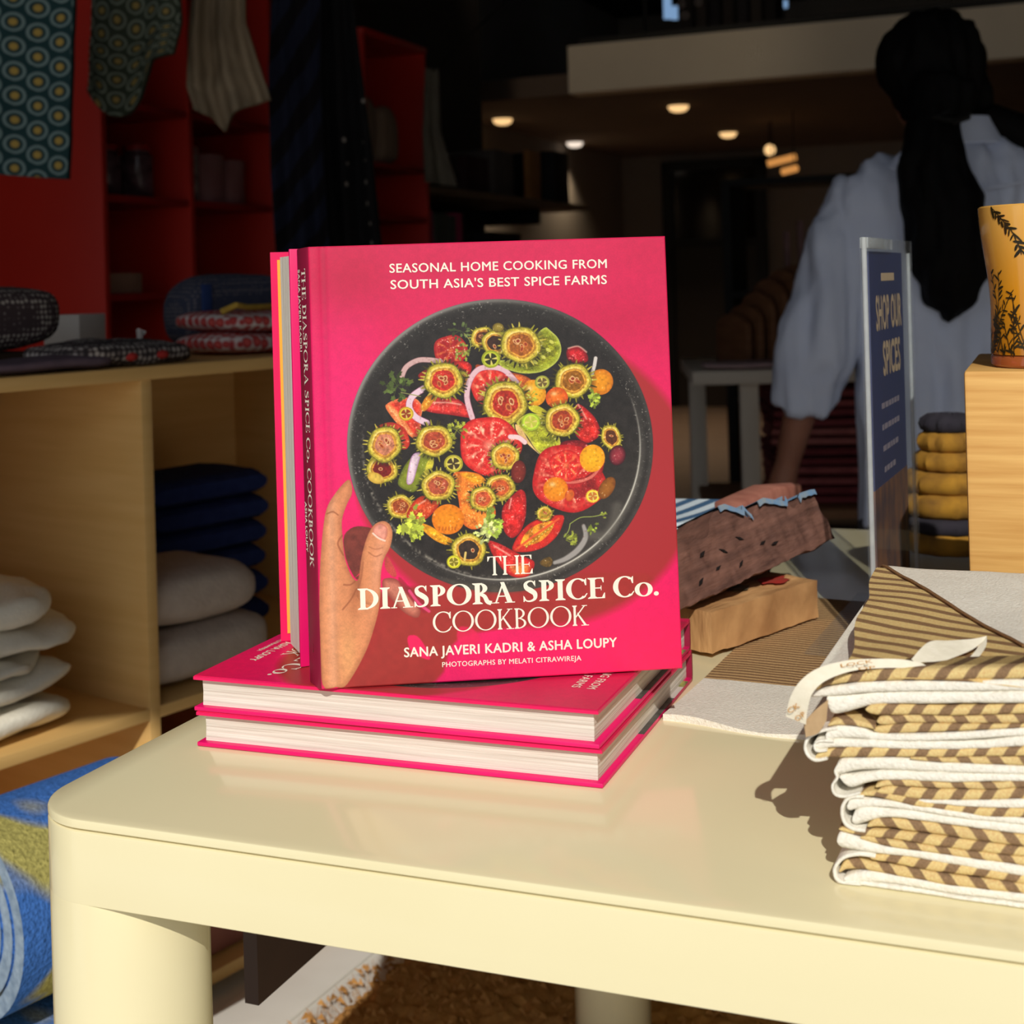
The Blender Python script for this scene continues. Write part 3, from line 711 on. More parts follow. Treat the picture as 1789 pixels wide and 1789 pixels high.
def _bez3(p, n=18):
    out = []
    p = [Vector(q) for q in p]
    for k in range(len(p) - 1):
        a, b, c, d = p[max(k - 1, 0)], p[k], p[k + 1], p[min(k + 2, len(p) - 1)]
        for i in range(n + (k == len(p) - 2)):
            t = i / n; out.append(.5 * (2 * b + (c - a) * t + (2 * a - 5 * b + 4 * c - d) * t * t + (3 * b - a - 3 * c + d) * t ** 3))
    return out
def serif_glyph(ch, W):
    """display serif capital: list of polygons in a box of unit height; W = stem weight"""
    P = []; th = 0.055 if W > .15 else 0.045; s = W * .5
    def rect(x0, y0, x1, y1): P.append([(x0, y0), (x1, y0), (x1, y1), (x0, y1)])
    def strip(path, ws):
        pts = [Vector(q) for q in path]; n = len(pts); L = []; R = []
        for k in range(n):
            d = (pts[min(k + 1, n - 1)] - pts[max(k - 1, 0)]).normalized(); nn = Vector((-d.y, d.x)); w = ws(k / (n - 1)) / 2
            L.append(pts[k] + nn * w); R.append(pts[k] - nn * w)
        for k in range(n - 1): P.append([tuple(R[k]), tuple(R[k + 1]), tuple(L[k + 1]), tuple(L[k])])
    def ring(cx, cy, rx, ry, a0, a1, thick, thin, n=40):
        o = []; i = []
        for k in range(n + 1):
            a = math.radians(a0 + (a1 - a0) * k / n); c, q = math.cos(a), math.sin(a)
            o.append((cx + rx * c, cy + ry * q)); i.append((cx + (rx - thick) * c, cy + (ry - thin) * q))
        for k in range(n): P.append([o[k], o[k + 1], i[k + 1], i[k]])
    def stem(x, y0=0.0, y1=1.0, top=True, bot=True, ser=None):
        ser = s * 1.0 if ser is None else ser
        rect(x, y0, x + W, y1)
        for yy, sg, onn in ((y0, 1, bot), (y1, -1, top)):
            if onn:
                P.append([(x - ser, yy), (x + W + ser, yy), (x + W + ser, yy + sg * th * .7), (x + W, yy + sg * (th + .05)), (x, yy + sg * (th + .05)), (x - ser, yy + sg * th * .7)])
    m = s
    if ch == 'I': stem(m); adv = W + 2 * m
    elif ch == 'D':
        stem(m, ser=m); rx = .50 + W * .45; ring(m + W * .7, .5, rx, .5, -90, 90, W * 1.02, th); rect(m + W, 0, m + W * 1.0 + .001, th); adv = m + W * .7 + rx + .02
    elif ch == 'T':
        w = .62 + W * .4; stem(w / 2 - W / 2, top=False); rect(0, 1 - th, w, 1)
        P.append([(0, 1 - th), (.0, .74), (.03, .74), (.12, 1 - th)]); P.append([(w, 1 - th), (w - .12, 1 - th), (w - .03, .74), (w, .74)]); adv = w
    elif ch == 'H':
        w = .5 + W; stem(m); stem(m + w - W * .3); rect(m + W * .5, .5 - th * .5, m + w, .5 + th * .5); adv = 2 * m + w + W * .7
    elif ch == 'E':
        stem(m); w = m + W + .36
        rect(m, 1 - th, w, 1); rect(m, 0, w + .04, th); rect(m + W * .5, .5 - th * .5, w - .1, .5 + th * .5)
        P.append([(w - .1, 1 - th), (w - .03, .76), (w, .76), (w, 1 - th)]); P.append([(w - .09, th), (w + .04, th), (w + .04, .27), (w + .01, .27)]); P.append([(w - .14, .52), (w - .12, .38), (w - .1, .38), (w - .1, .62), (w - .12, .62)]); adv = w + .05
    elif ch in 'PRB':
        stem(m); rx = .30 + W * .25; yb = .46 if ch == 'P' else .48
        ring(m + W * .8, (1 + yb) / 2, rx, (1 - yb) / 2, -90, 90, W * .95, th); adv = m + W * .8 + rx + .02
        if ch == 'R':
            strip(_bez3([(m + W * .9, .5), (m + W * 1.2 + .14, .36), (m + W + .30, .1), (m + W + .46, .02)], 10), lambda t: W * (.75 + .25 * t)); rect(m + W + .32, 0, m + W + .52, th * .8); adv = m + W + .5
        if ch == 'B':
            ring(m + W * .8, (yb + th) / 2, rx + .06, (yb + th) / 2, -90, 90, W, th); adv += .06
    elif ch == 'A':
        w = .78 + W * .4; strip([(w * .12, 0), (w * .5, 1)], lambda t: th * 1.25); 
        P.append([(w * .5 - W * .62, 1), (w * .5 + W * .18, 1), (w - .06, 0), (w - .06 - W * 1.06, 0)]); rect(w * .2, .3, w * .72, .3 + th)
        rect(0, 0, w * .28, th * .8); rect(w - .1 - W * 1.2 - .04, 0, w + .03, th * .8); adv = w + .02
    elif ch == 'S':
        strip(_bez3([(.50, .80), (.42, .955), (.27, .972), (.13, .86), (.17, .67), (.34, .53), (.50, .37), (.50, .14), (.32, .028), (.14, .06), (.05, .24)], 8), lambda t: th + (W * 1.15 - th) * math.exp(-((t - .5) / .22) ** 2))
        P.append([(.53, .70), (.53, 1.0), (.49, 1.0), (.45, .86)]); P.append([(.03, .31), (.03, 0), (.07, 0), (.12, .14)]); adv = .58 + W * .3
    elif ch in 'Oo':
        h = 1.0 if ch == 'O' else .66; rx = (.46 if ch == 'O' else .33) + W * .22; ring(rx, h / 2, rx, h / 2 + .012, 0, 360, W * (1.05 if ch == 'O' else .95), th, 60); adv = 2 * rx
    elif ch == 'C':
        rx = .45 + W * .2; ring(rx, .5, rx, .515, 48, 312, W * 1.05, th * 1.1, 44); P.append([(rx * 1.62, .66), (rx * 1.72, .66), (rx * 1.72, 1.0), (rx * 1.64, .98), (rx * 1.5, .86)])
        P.append([(rx * 1.48, .12), (rx * 1.56, .07), (rx * 1.8, .26), (rx * 1.74, .29)]); adv = 1.76 * rx
    elif ch == 'K':
        stem(m); strip([(m + W * .9, .42), (m + W + .40, .985)], lambda t: th * 1.2); P.append([(m + W + .06, .56), (m + W + .06 + W * .2, .66), (m + W + .50, 0), (m + W + .50 - W * 1.15, 0)])
        rect(m + W + .28, 1 - th * .8, m + W + .52, 1); rect(m + W + .24, 0, m + W + .58, th * .8); adv = m + W + .56
    elif ch == '.':
        n = 14; P.append([(.11 + .105 * math.cos(6.2832 * k / n), .105 + .105 * math.sin(6.2832 * k / n)) for k in range(n)]); adv = .24
    else: adv = .26
    return P, adv
def serif_mesh(txt, W=.2, gap=.045):
    vs = []; fs = []; x = 0
    for ch in txt:
        P, adv = serif_glyph(ch, W)
        for pl in P:
            o = len(vs); vs += [(x + a, b) for a, b in pl]; fs.append(tuple(range(o, o + len(pl))))
        x += adv + gap
    x -= gap
    return [(a / x, b) for a, b in vs], fs

def letter_obj(name, outline, o, ex, ez, en, m, parent, label=None):
    """lay a unit line of lettering into 3D: o origin, ex full-width vector, ez cap-height vector, en lift"""
    vs, fs = outline; o, ex, ez, en = Vector(o), Vector(ex), Vector(ez), Vector(en)
    nn_ = ex.cross(ez).normalized(); mb = MB()
    for k, f in enumerate(fs): mb.add([o + ex * vs[i][0] + ez * vs[i][1] + en + nn_ * (1.0e-6 * (k % 120)) for i in f], [tuple(range(len(f)))])
    ob = mb.build(name, m, parent, smooth=False, fix=False)
    if label: ob['label'] = label
    return ob

# ================================================================ cookbooks
m_art = mat_cover()
m_ink = mat('white_ink', (252, 244, 228), 0.5, (248, 240, 222), 200)
m_pink = mat('pink_board', (242, 22, 98), 0.4, (236, 20, 94), 30)
m_magenta = mat('magenta_board', (240, 16, 112), 0.4, (236, 14, 108), 30)
m_spine = mat('spine_print', (150, 26, 62), 0.42, (140, 22, 58), 30)
m_page = mat('page_edges', (240, 233, 222), 0.9, (206, 198, 186), 9, (1, 60, 1), detail=6, bump=0.5, bscale=9)
m_yellow = mat('yellow_endpaper', (252, 186, 70), 0.8, (250, 180, 66), 40)
m_dkprint = mat('dark_turn_in_print', (40, 36, 36), 0.4, (96, 98, 92), 120)
m_ltprint = mat('pale_turn_in_print', (214, 206, 200), 0.4, (205, 198, 192), 60)
m_grprint = mat('herb_turn_in_print', (92, 106, 60), 0.4, (190, 184, 90), 260)
BD = 0.0026   # board
def make_book(label, M, open_front=0.0, lettering=True, shear=0.0, group='copies of the pink cookbook', ends=False):
    """x from spine to fore-edge, y from front cover to back cover, z up the page"""
    t = thing('cookbook', label, 'book', M=M, group=group)
    # front cover, joint groove near the spine; hinge at the spine when open
    def prof(x):
        g = 0.0009 * math.exp(-((x - 0.0085) / 0.0022) ** 2)
        e = 0.0009 * max(0, 1 - x / 0.0012) ** 2
        return g + e
    xs = [0, .0004, .0008, .0012, .003, .005, .0065, .0085, .0105, .012, .016] + [.016 + (BW - .0166) * k / 12 for k in range(1, 13)] + [BW]
    fc = bpy.data.objects.new('front_cover', None)
    mb = MB(); n = len(xs) - 1; nv = 10
    yf = lambda x, z: prof(x) + 0.0005 * max(0, 1 - (BW - x) / .0007) + 0.0005 * max(0, 1 - z / .0007) + 0.0005 * max(0, 1 - (BL - z) / .0007)
    zs = [0, .0007] + [.0007 + (BL - .0014) * k / 8 for k in range(1, 9)] + [BL]
    vs = []; uvs = []
    for z in zs:
        for x in xs: vs.append((x, yf(x, z), z)); uvs.append((x / BW, z / BL))
    w = len(xs); fs = [(j * w + i, j * w + i + 1, (j + 1) * w + i + 1, (j + 1) * w + i) for j in range(len(zs) - 1) for i in range(w - 1)]
    mb.add(vs, fs, 0, uvs)
    mb.box((0.0004, 0.0010, 0.0), (BW, BD, BL), 1)
    for a, b in (((BW - .0001, .0006, 0), (BW, .0011, BL)), ((.001, .0006, 0), (BW, .0011, .0001)), ((.001, .0006, BL - .0001), (BW, .0011, BL))): mb.box(a, b, 1)
    fc = mb.build('front_cover', [m_art, m_pink], t, angle=30, fix=False)
    # back cover
    MB().box((0.0004, BT - BD, 0), (BW, BT, BL)).build('back_cover', m_magenta, t, bevel=.0006)
    if ends:
        # printed turn-in showing on the overhang at the head of the back board
        def strip(x0, x1, nm, m): MB().box((x0, BT - BD - .00012, BL - .0042), (x1, BT - BD + .0001, BL - .0003)).build(nm, m, t, smooth=False)
        strip(.052, .10, 'turned_in_print', m_dkprint); strip(.026, .052, 'turned_in_print', m_ltprint); strip(.012, .026, 'turned_in_print', m_grprint); strip(.10, .128, 'turned_in_print', m_dkprint)
    # spine, gently rounded
    pr = [(.0032, .0006), (.0016, .0004), (.0004, .0014), (-.0003, .004), (-.0004, BT / 2), (-.0003, BT - .004), (.0004, BT - .0014), (.0016, BT - .0004), (.0032, BT - .0006), (.0032, BT - .0022), (.0022, BT - .003), (.0022, .003), (.0032, .0022)]
    sp = MB().loft([[(x, y, z) for x, y in pr] for z in (0, .0008, BL - .0008, BL)]).build('spine', m_spine, t, angle=50)
    # page block, fore-edge slightly hollow
    ins = .004
    pp = [(.0026, BD + .0001), (BW - ins, BD + .0001), (BW - ins - .0006, BT * .5), (BW - ins, BT - BD - .0001), (.0026, BT - BD - .0001), (.0022, BT / 2)]
    if open_front:      # fanned pages spread towards the open board
        fa = open_front * .52; fx, fy = (BW - ins) * math.cos(fa), -(BW - ins) * math.sin(fa)
        pp = [(.0026, BD + .0001), (fx, BD + .0001 + fy), (fx + .001, (BD + fy + BT - BD) / 2), (BW - ins, BT - BD - .0001), (.0026, BT - BD - .0001), (.0022, BT / 2)]
    pb = MB().loft([[(x, y, z) for x, y in pp] for z in (ins, BL - ins)]).build('page_block', m_page, t, smooth=False)
    if open_front:
        fc.rotation_euler = (0, 0, -open_front)
        MB().box((.006, BD, .0052), (BW - .0045, BD + .0007, BL - .0052)).build('endpaper', m_yellow, fc, smooth=False)
    if lettering:
        def ln(name, outline, p0, p1, cap):
            a, b = cov(*p0), cov(*p1)
            o = Vector((a[0] * BW, -.00012, a[1] * BL)); q = Vector((b[0] * BW, -.00012, b[1] * BL)); ex = q - o
            ez = Vector((-ex.z, 0, ex.x)).normalized() * (cap / 768.0 * BL)
            letter_obj(name, outline, o, ex, ez, (0, 0, 0), m_ink, fc, 'white printed lettering')
        ln('heading_lettering', sans_mesh('SEASONAL HOME COOKING FROM', .014), (680, 479.5), (1059, 470), 16.5)
        ln('heading_lettering', sans_mesh("SOUTH ASIA'S BEST SPICE FARMS", .014), (682, 508.5), (1059, 498.5), 16.5)
        ln('title_lettering', serif_mesh('THE', .115, .05), (852, 1012), (930, 1008.5), 33)
        ln('title_lettering', serif_mesh('DIASPORA SPICE Co.', .205, .035), (629, 1071), (1149, 1047.5), 36.5)
        ln('title_lettering', serif_mesh('COOKBOOK', .105, .05), (758, 1111), (1026, 1099), 35.5)
        ln('author_lettering', sans_mesh('SANA JAVERI KADRI & ASHA LOUPY', .024), (708.5, 1153), (1075.5, 1136.5), 17)
        ln('credit_lettering', sans_mesh('PHOTOGRAPHS BY MELATI CITRAWIREJA', .012), (774, 1170.5), (1013.5, 1160), 9)
        # spine lettering, reading downwards
        def sl_(outline, z0, z1, y, cap):
            letter_obj('spine_lettering', outline, (-.00055, y, z0), (0, 0, z1 - z0), (0, -cap, 0), (0, 0, 0), m_ink, sp, 'white printed lettering')
        sl_(serif_mesh('THE DIASPORA SPICE Co. COOKBOOK', .15, .05), BL - .0125, .070, .0112, .0066)
        sl_(sans_mesh('SANA JAVERI KADRI', .008), BL - .0125, BL - .062, .0172, .0034)
        sl_(sans_mesh('ASHA LOUPY', .024), .108, .078, .0172, .0034)
        MB().lathe([(.0014, 0), (.0026, 0)], 20, cap=False).build('publisher_mark', m_ink, sp, smooth=False).matrix_local = Matrix.Translation((-.0006, .0108, .022)) @ Matrix.Rotation(math.pi / 2, 4, 'Y')
    if shear:           # a slightly cocked spine: the back board sits a little to the left
        for ch in kids(t):
            if ch is fc: continue
            for o_ in [ch] + kids(ch):
                if o_.name.startswith('publisher'): o_.location.x -= shear * o_.location.y; continue
                for v in o_.data.vertices: v.co.x -= shear * v.co.y
    return t

# stack of two lying copies
SR = 0.3587
UX = Vector((math.cos(SR), -math.sin(SR), 0)); UY = Vector((math.sin(SR), math.cos(SR), 0)); ZZ = Vector((0, 0, 1))
S0 = Vector((-0.2013, 0.8578, TZ))
def lying(o, rot=0.0, z=0.0):
    c = Matrix.Rotation(-rot, 3, 'Z'); ux, uy = c @ UX, c @ UY
    return frame(-uy, -ZZ, ux, o + uy * BW + ZZ * (z + BT))
make_book('pink hardback cookbook lying flat on the cream table, bottom of the stack', lying(S0, 0, .0004), ends=True, lettering=False)
make_book('pink hardback cookbook lying face up, top of the flat stack', lying(S0 + Vector((-.0012, 0, 0)), .0028, BT + .0006), ends=True)
# the copy standing in front
br, lean, tilt = 0.0874, 0.0387, 0.005
e = Vector((math.cos(br), math.sin(br), 0)); nn = Vector((-math.sin(br), math.cos(br), 0))
up = ZZ * math.cos(lean) + nn * math.sin(lean)
e, up = e * math.cos(tilt) + up * math.sin(tilt), up * math.cos(tilt) - e * math.sin(tilt)
nb = up.cross(e)
B1 = Vector((-0.1183, 0.8188, TZ + 2 * BT + .0010))
make_book('pink cookbook standing upright with its salad cover facing out', frame(e, nb, up, B1), shear=.40)
# the copy behind it, standing half open with its fore-edge to the left
a2 = math.radians(24); op = math.radians(13.5)
d2 = Vector((math.cos(a2), math.sin(a2), 0)); ne = Vector((-.1357, .8616, TZ + 2 * BT + .0010)) + Vector((-.002, .006, 0))
ex2 = -d2; ny2 = Vector((math.sin(a2), -math.cos(a2), 0)); 
M2 = frame(ex2, ny2, ZZ, ne + d2 * BW - ny2 * BT)
make_book('pink cookbook standing half open behind the salad cover, yellow endpaper showing', M2, open_front=op, lettering=False)
# ================================================================ tea towels
m_linen = mat('white_linen', (250, 246, 234), 0.95, (236, 230, 216), 420, (1, 1, 1), bump=0.5, bscale=700, spec=0.15)
m_strd = mat_stripe('diagonal_stripe_weave', (222, 194, 134), (140, 112, 84), 0.0112, 0.56, math.radians(28))
m_stru = mat_stripe('diagonal_stripe_weave_reversed', (220, 192, 134), (140, 112, 84), 0.0112, 0.56, math.radians(-32))
m_strt = mat_stripe('stripe_weave_flat', (222, 192, 130), (142, 110, 78), 0.0142, 0.58, math.radians(90 + 21), wob=0.003)
m_hem = mat('brown_hem', (140, 104, 68), 0.95, (128, 94, 60), 500, bump=.3)
TA = math.radians(-22.8)
DT = Vector((math.cos(TA), math.sin(TA), 0)); NT = Vector((-math.sin(TA), math.cos(TA), 0))
T0 = Vector((0.1429, 0.6388, TZ))
def tp(px, py, d=0.0):
    """point of the stack's front plane seen at a pixel, d metres further in"""
    r = at(px, py, 1.0) - Vector((0, 0, CZ)); k = (T0 + NT * d).dot(NT) / r.dot(NT)
    p = r * k + Vector((0, 0, CZ)); p.z = max(p.z, TZ + 0.0006); return p
def crop(u, v): return 1300 + u / 3.44, 1100 + v / 3.44
def catmull(P, n):
    out = []
    for k in range(len(P) - 1):
        a, b, c, d = P[max(k - 1, 0)], P[k], P[k + 1], P[min(k + 2, len(P) - 1)]
        for i in range(n + (k == len(P) - 2)):
            t = i / n; out.append(tuple(.5 * (2 * b_ + (c_ - a_) * t + (2 * a_ - 5 * b_ + 4 * c_ - d_) * t * t + (3 * b_ - a_ - 3 * c_ + d_) * t ** 3) for a_, b_, c_, d_ in zip(a, b, c, d)))
    return out
def cloth_layer(mb, pairs, D=0.21, d0=0.0, seed=0, mi=0):
    """layer of cloth: stations (lower point, upper point) on the front plane, rounded front lip, running D back"""
    rings = []; uv = []; L = 0; prev = None
    for k, (lo, hi) in enumerate(pairs):
        lo, hi = Vector(lo), Vector(hi); c = (lo + hi) / 2; h = (hi - lo) / 2; r = min(h.length, 0.0038)
        if prev is not None: L += (c - prev).length
        prev = c
        jit = 0.0012 * fbm((L * 30, seed * 3.1, 0)) + d0
        ring = []; q = []
        for s_, d_ in ((-1, D), (-1, D * .5), (-1, .02), (-1, r), (-.92, r * .5), (-.68, r * .16), (-.3, 0.0), (.3, 0.0), (.68, r * .16), (.92, r * .5), (1, r), (1, .02), (1, D * .5), (1, D)):
            ring.append(c + h * s_ + NT * (d_ + jit)); q.append((L, s_ * h.length + (d_ if s_ > 0 else -d_)))
        rings.append(ring); uv += q
    n = len(rings[0])
    mb.loft(rings, mi, cap=False, closed=False, uvs=uv)
    mb.add(rings[0], [tuple(range(n))], mi); mb.add(rings[-1], [tuple(range(n))], mi)
def band(name, rows, m, parent, seed=0, D=0.185, d0=0.0):
    rows = list(rows)
    if rows[-1][0] >= 2300:      # carry the layer on to the right-hand end of the stack
        (u0, a0, b0), (u1, a1, b1) = rows[-2:]; k = (2650 - u1) / (u1 - u0); rows.append((2650, a1 + (a1 - a0) * k, b1 + (b1 - b0) * k))
    P = catmull([tuple(map(float, r)) for r in rows], 7)
    pairs = []
    n = len(P)
    for k, (u, a, b) in enumerate(P):
        w = 0.9 * fbm((u / 90.0, seed * 7.7, 1)) * 3
        f = min(1, math.sqrt((k + .35) / 3.0)) ; mid = (a + b) / 2; hh = (b - a) / 2 * f
        pairs.append((tp(*crop(u, mid + hh + w)), tp(*crop(u, mid - hh + w))))
    mb = MB(); cloth_layer(mb, pairs, D, d0, seed)
    return mb.build(name, m, parent, angle=60)
def loop(name, path, w, m, parent, D=0.18, d0=-0.0006):
    P = catmull([tuple(map(float, p)) for p in path], 8); pairs = []
    for k in range(len(P)):
        a = Vector(P[max(k - 1, 0)]); b = Vector(P[min(k + 1, len(P) - 1)]); d = (b - a).normalized(); nrm = Vector((-d.y, d.x)) * w / 2
        c = Vector(P[k]); pairs.append((tp(*crop(c.x + nrm.x, c.y + nrm.y)), tp(*crop(c.x - nrm.x, c.y - nrm.y))))
    mb = MB(); cloth_layer(mb, pairs, D, d0, 3)
    return mb.build(name, m, parent, angle=60)
GT = 'folded tea towels in the stack'
def towel(label): return thing('tea_towel', label, 'towel', (0, 0, 0), group=GT)
t5 = towel('bottom tea towel of the folded stack, lying on the cream table')
band('linen_layer', [(560, 1215, 1320), (640, 1225, 1330), (800, 1290, 1350), (1000, 1315, 1375), (1300, 1360, 1425), (1690, 1425, 1492), (2300, 1520, 1590)], m_linen, t5, 1)
band('striped_layer', [(760, 1355, 1390), (900, 1360, 1410), (1100, 1385, 1450), (1400, 1425, 1490), (1690, 1480, 1535), (2300, 1560, 1640)], m_strd, t5, 3)
band('striped_layer', [(570, 1440, 1470), (620, 1390, 1450), (750, 1400, 1455), (1000, 1435, 1500), (1300, 1485, 1550), (1690, 1530, 1595), (2300, 1600, 1680)], m_stru, t5, 4)
band('linen_layer', [(600, 1480, 1530), (750, 1455, 1525), (1000, 1490, 1550), (1300, 1540, 1600), (1690, 1590, 1645), (2300, 1660, 1730)], m_linen, t5, 5)
band('linen_layer', [(580, 1505, 1535), (800, 1528, 1566), (1000, 1552, 1592), (1300, 1602, 1642), (1690, 1648, 1692), (2300, 1735, 1790)], m_linen, t5, 6)
loop('folded_edge', [(790, 1362), (690, 1350), (600, 1368), (548, 1430), (556, 1492), (610, 1530), (700, 1528)], 24, m_linen, t5)
t4 = towel('second tea towel up from the table in the folded stack, with a white rolled end')
band('striped_layer', [(690, 985, 1000), (800, 975, 1010), (1100, 1030, 1080), (1400, 1070, 1125), (1690, 1080, 1135), (2300, 1120, 1180)], m_strd, t4, 11)
band('linen_layer', [(620, 1030, 1100), (680, 1012, 1085), (800, 1022, 1070), (1000, 1045, 1088), (1300, 1095, 1135), (1690, 1133, 1178), (2300, 1180, 1230)], m_linen, t4, 12)
band('linen_layer', [(650, 1100, 1185), (720, 1062, 1170), (850, 1078, 1132), (1000, 1090, 1145), (1300, 1135, 1185), (1690, 1178, 1238), (2300, 1230, 1300)], m_linen, t4, 13)
band('striped_layer', [(740, 1170, 1195), (820, 1134, 1190), (1000, 1150, 1218), (1300, 1188, 1258), (1690, 1240, 1312), (2300, 1300, 1380)], m_stru, t4, 14)
band('striped_layer', [(570, 1188, 1208), (700, 1200, 1240), (1000, 1222, 1280), (1300, 1260, 1330), (1690, 1312, 1372), (2300, 1382, 1450)], m_strd, t4, 15)
band('striped_layer', [(700, 1235, 1265), (850, 1258, 1300), (1000, 1280, 1322), (1300, 1325, 1368), (1690, 1370, 1428), (2300, 1450, 1520)], m_stru, t4, 2)
loop('folded_edge', [(720, 1004), (640, 1008), (597, 1052), (590, 1110), (610, 1165), (660, 1196), (730, 1206)], 22, m_linen, t4)
t3 = towel('middle tea towel of the folded stack, its white corner turned down at the left end')
band('linen_layer', [(545, 835, 880), (585, 782, 878), (700, 770, 850), (900, 772, 852), (1300, 800, 865), (1690, 825, 878), (2300, 850, 910)], m_linen, t3, 21)
band('linen_layer', [(575, 875, 900), (640, 880, 955), (760, 860, 920), (900, 852, 912), (1300, 865, 920), (1690, 875, 918), (2300, 905, 955)], m_linen, t3, 22)
band('striped_layer', [(790, 930, 960), (900, 908, 945), (1200, 915, 962), (1500, 922, 962), (1690, 914, 955), (2300, 950, 995)], m_stru, t3, 23)
band('striped_layer', [(800, 960, 985), (900, 945, 1012), (1100, 960, 1030), (1400, 965, 1030), (1690, 955, 1025), (2300, 995, 1060)], m_strd, t3, 24)
band('linen_layer', [(1000, 1018, 1034), (1150, 1026, 1048), (1400, 1028, 1072), (1690, 1022, 1080), (2300, 1060, 1120)], m_linen, t3, 25)
loop('folded_edge', [(575, 800), (548, 850), (560, 890), (532, 935), (545, 985), (600, 1002), (700, 978)], 16, m_linen, t3)
t2 = towel('fourth tea towel up in the folded stack, left end rolled into a white spiral')
band('linen_layer', [(490, 600, 690), (560, 572, 665), (700, 582, 662), (800, 622, 668), (1100, 628, 672), (1690, 592, 645), (2300, 570, 625)], m_linen, t2, 31)
band('linen_layer', [(420, 655, 730), (520, 660, 715), (700, 662, 712), (1000, 672, 722), (1400, 672, 722), (1690, 645, 708), (2300, 625, 690)], m_linen, t2, 32)
band('striped_layer', [(430, 745, 785), (520, 722, 772), (700, 708, 770), (1000, 716, 770), (1300, 720, 772), (1690, 708, 762), (2300, 700, 760)], m_strd, t2, 33)
band('striped_layer', [(1000, 764, 780), (1250, 770, 802), (1690, 762, 824), (2300, 770, 835)], m_stru, t2, 34)
loop('folded_edge', [(560, 592), (470, 608), (392, 645), (368, 700), (385, 752), (430, 782), (500, 772)], 20, m_linen, t2)
loop('folded_edge', [(540, 668), (455, 668), (425, 692), (440, 726), (500, 722)], 14, m_linen, t2, d0=-0.001)
t1 = towel('top tea towel of the folded stack, striped corner and woven label showing')
band('striped_layer', [(396, 345, 368), (430, 302, 370), (520, 266, 336), (700, 248, 320), (900, 238, 312), (1300, 233, 308), (1690, 226, 302), (2300, 215, 292)], m_strd, t1, 41, D=.012)
band('linen_layer', [(366, 335, 392), (400, 362, 408), (480, 352, 406), (700, 320, 386), (900, 314, 378), (1300, 310, 376), (1690, 306, 374), (2300, 296, 366)], m_linen, t1, 42)
band('linen_layer', [(497, 398, 440), (525, 396, 512), (620, 393, 504), (750, 386, 466), (900, 381, 452), (1300, 378, 448), (1690, 375, 444), (2300, 370, 440)], m_linen, t1, 43)
band('striped_layer', [(732, 465, 490), (800, 452, 515), (1000, 455, 518), (1300, 462, 522), (1690, 450, 512), (2300, 440, 505)], m_strd, t1, 44)
band('striped_layer', [(800, 535, 570), (850, 520, 576), (1000, 518, 566), (1300, 522, 570), (1690, 512, 572), (2300, 505, 566)], m_stru, t1, 45)
band('striped_layer', [(780, 590, 615), (850, 576, 630), (1000, 566, 626), (1200, 568, 616), (1690, 570, 592), (2300, 560, 580)], m_strd, t1, 46)
band('striped_layer', [(505, 565, 582), (570, 540, 576), (680, 545, 582), (790, 575, 602)], m_stru, t1, 47)
# upper face of the top towel: striped corner, then plain linen beyond a diagonal hem
zt = tp(1560, 1171).z
def sd(px, py):
    p = on(px, py, zt) - T0; return p.dot(DT), p.dot(NT)
sF, _ = sd(1476, 1166); sB, dB = sd(1532, 990)
s1, d1_ = sd(1540, 992); s2, d2_ = sd(1789, 1140)
def seam(d): return s1 + (s2 - s1) * (d - d1_) / (d2_ - d1_)
SMAX = 0.148
def topz(s, d): return zt + 0.0012 + 0.0016 * fbm((s * 14, d * 14, 2)) - 0.004 * max(0, 1 - d / 0.006) ** 2 - 0.004 * max(0, 1 - (dB - d) / 0.01) ** 2
def left(d): return sF + (sB - sF) * d / dB + 0.0015 * math.sin(d * 60)
def fn_st(i, j):
    d = dB * j; a = left(d); b = max(a + .001, min(seam(d), SMAX)); s = a + (b - a) * i; q = T0 + DT * s + NT * d; return (q.x, q.y, topz(s, d))
def uv_st(i, j):
    d = dB * j; a = left(d); b = max(a + .001, min(seam(d), SMAX)); return (a + (b - a) * i, d)
o = MB().grid(fn_st, 30, 40, 0, uv_st).build('striped_corner', m_strt, t1)
def fn_li(i, j):
    d = dB * j; a = max(left(d), min(seam(d), SMAX)); s = a + (SMAX - a) * i; q = T0 + DT * s + NT * d; return (q.x, q.y, topz(s, d) + 0.0014)
MB().grid(fn_li, 24, 40).build('linen_face', m_linen, t1)
hp = [T0 + DT * seam(d) + NT * d + Vector((0, 0, topz(seam(d), d) - TZ + 0.0012)) for d in [dB * (1 - k / 30 * (1 - d2_ / dB)) for k in range(31)]]
MB().tube(hp, 0.0009, 6).build('brown_hem_edge', m_hem, t1)
# sides that close the folded top down to the next towel
def fn_sd(i, j):
    d = dB * i; s = left(d); q = T0 + DT * s + NT * d; return (q.x, q.y, topz(s, d) - 0.004 * j)
MB().grid(fn_sd, 30, 2).build('folded_side', m_linen, t1)
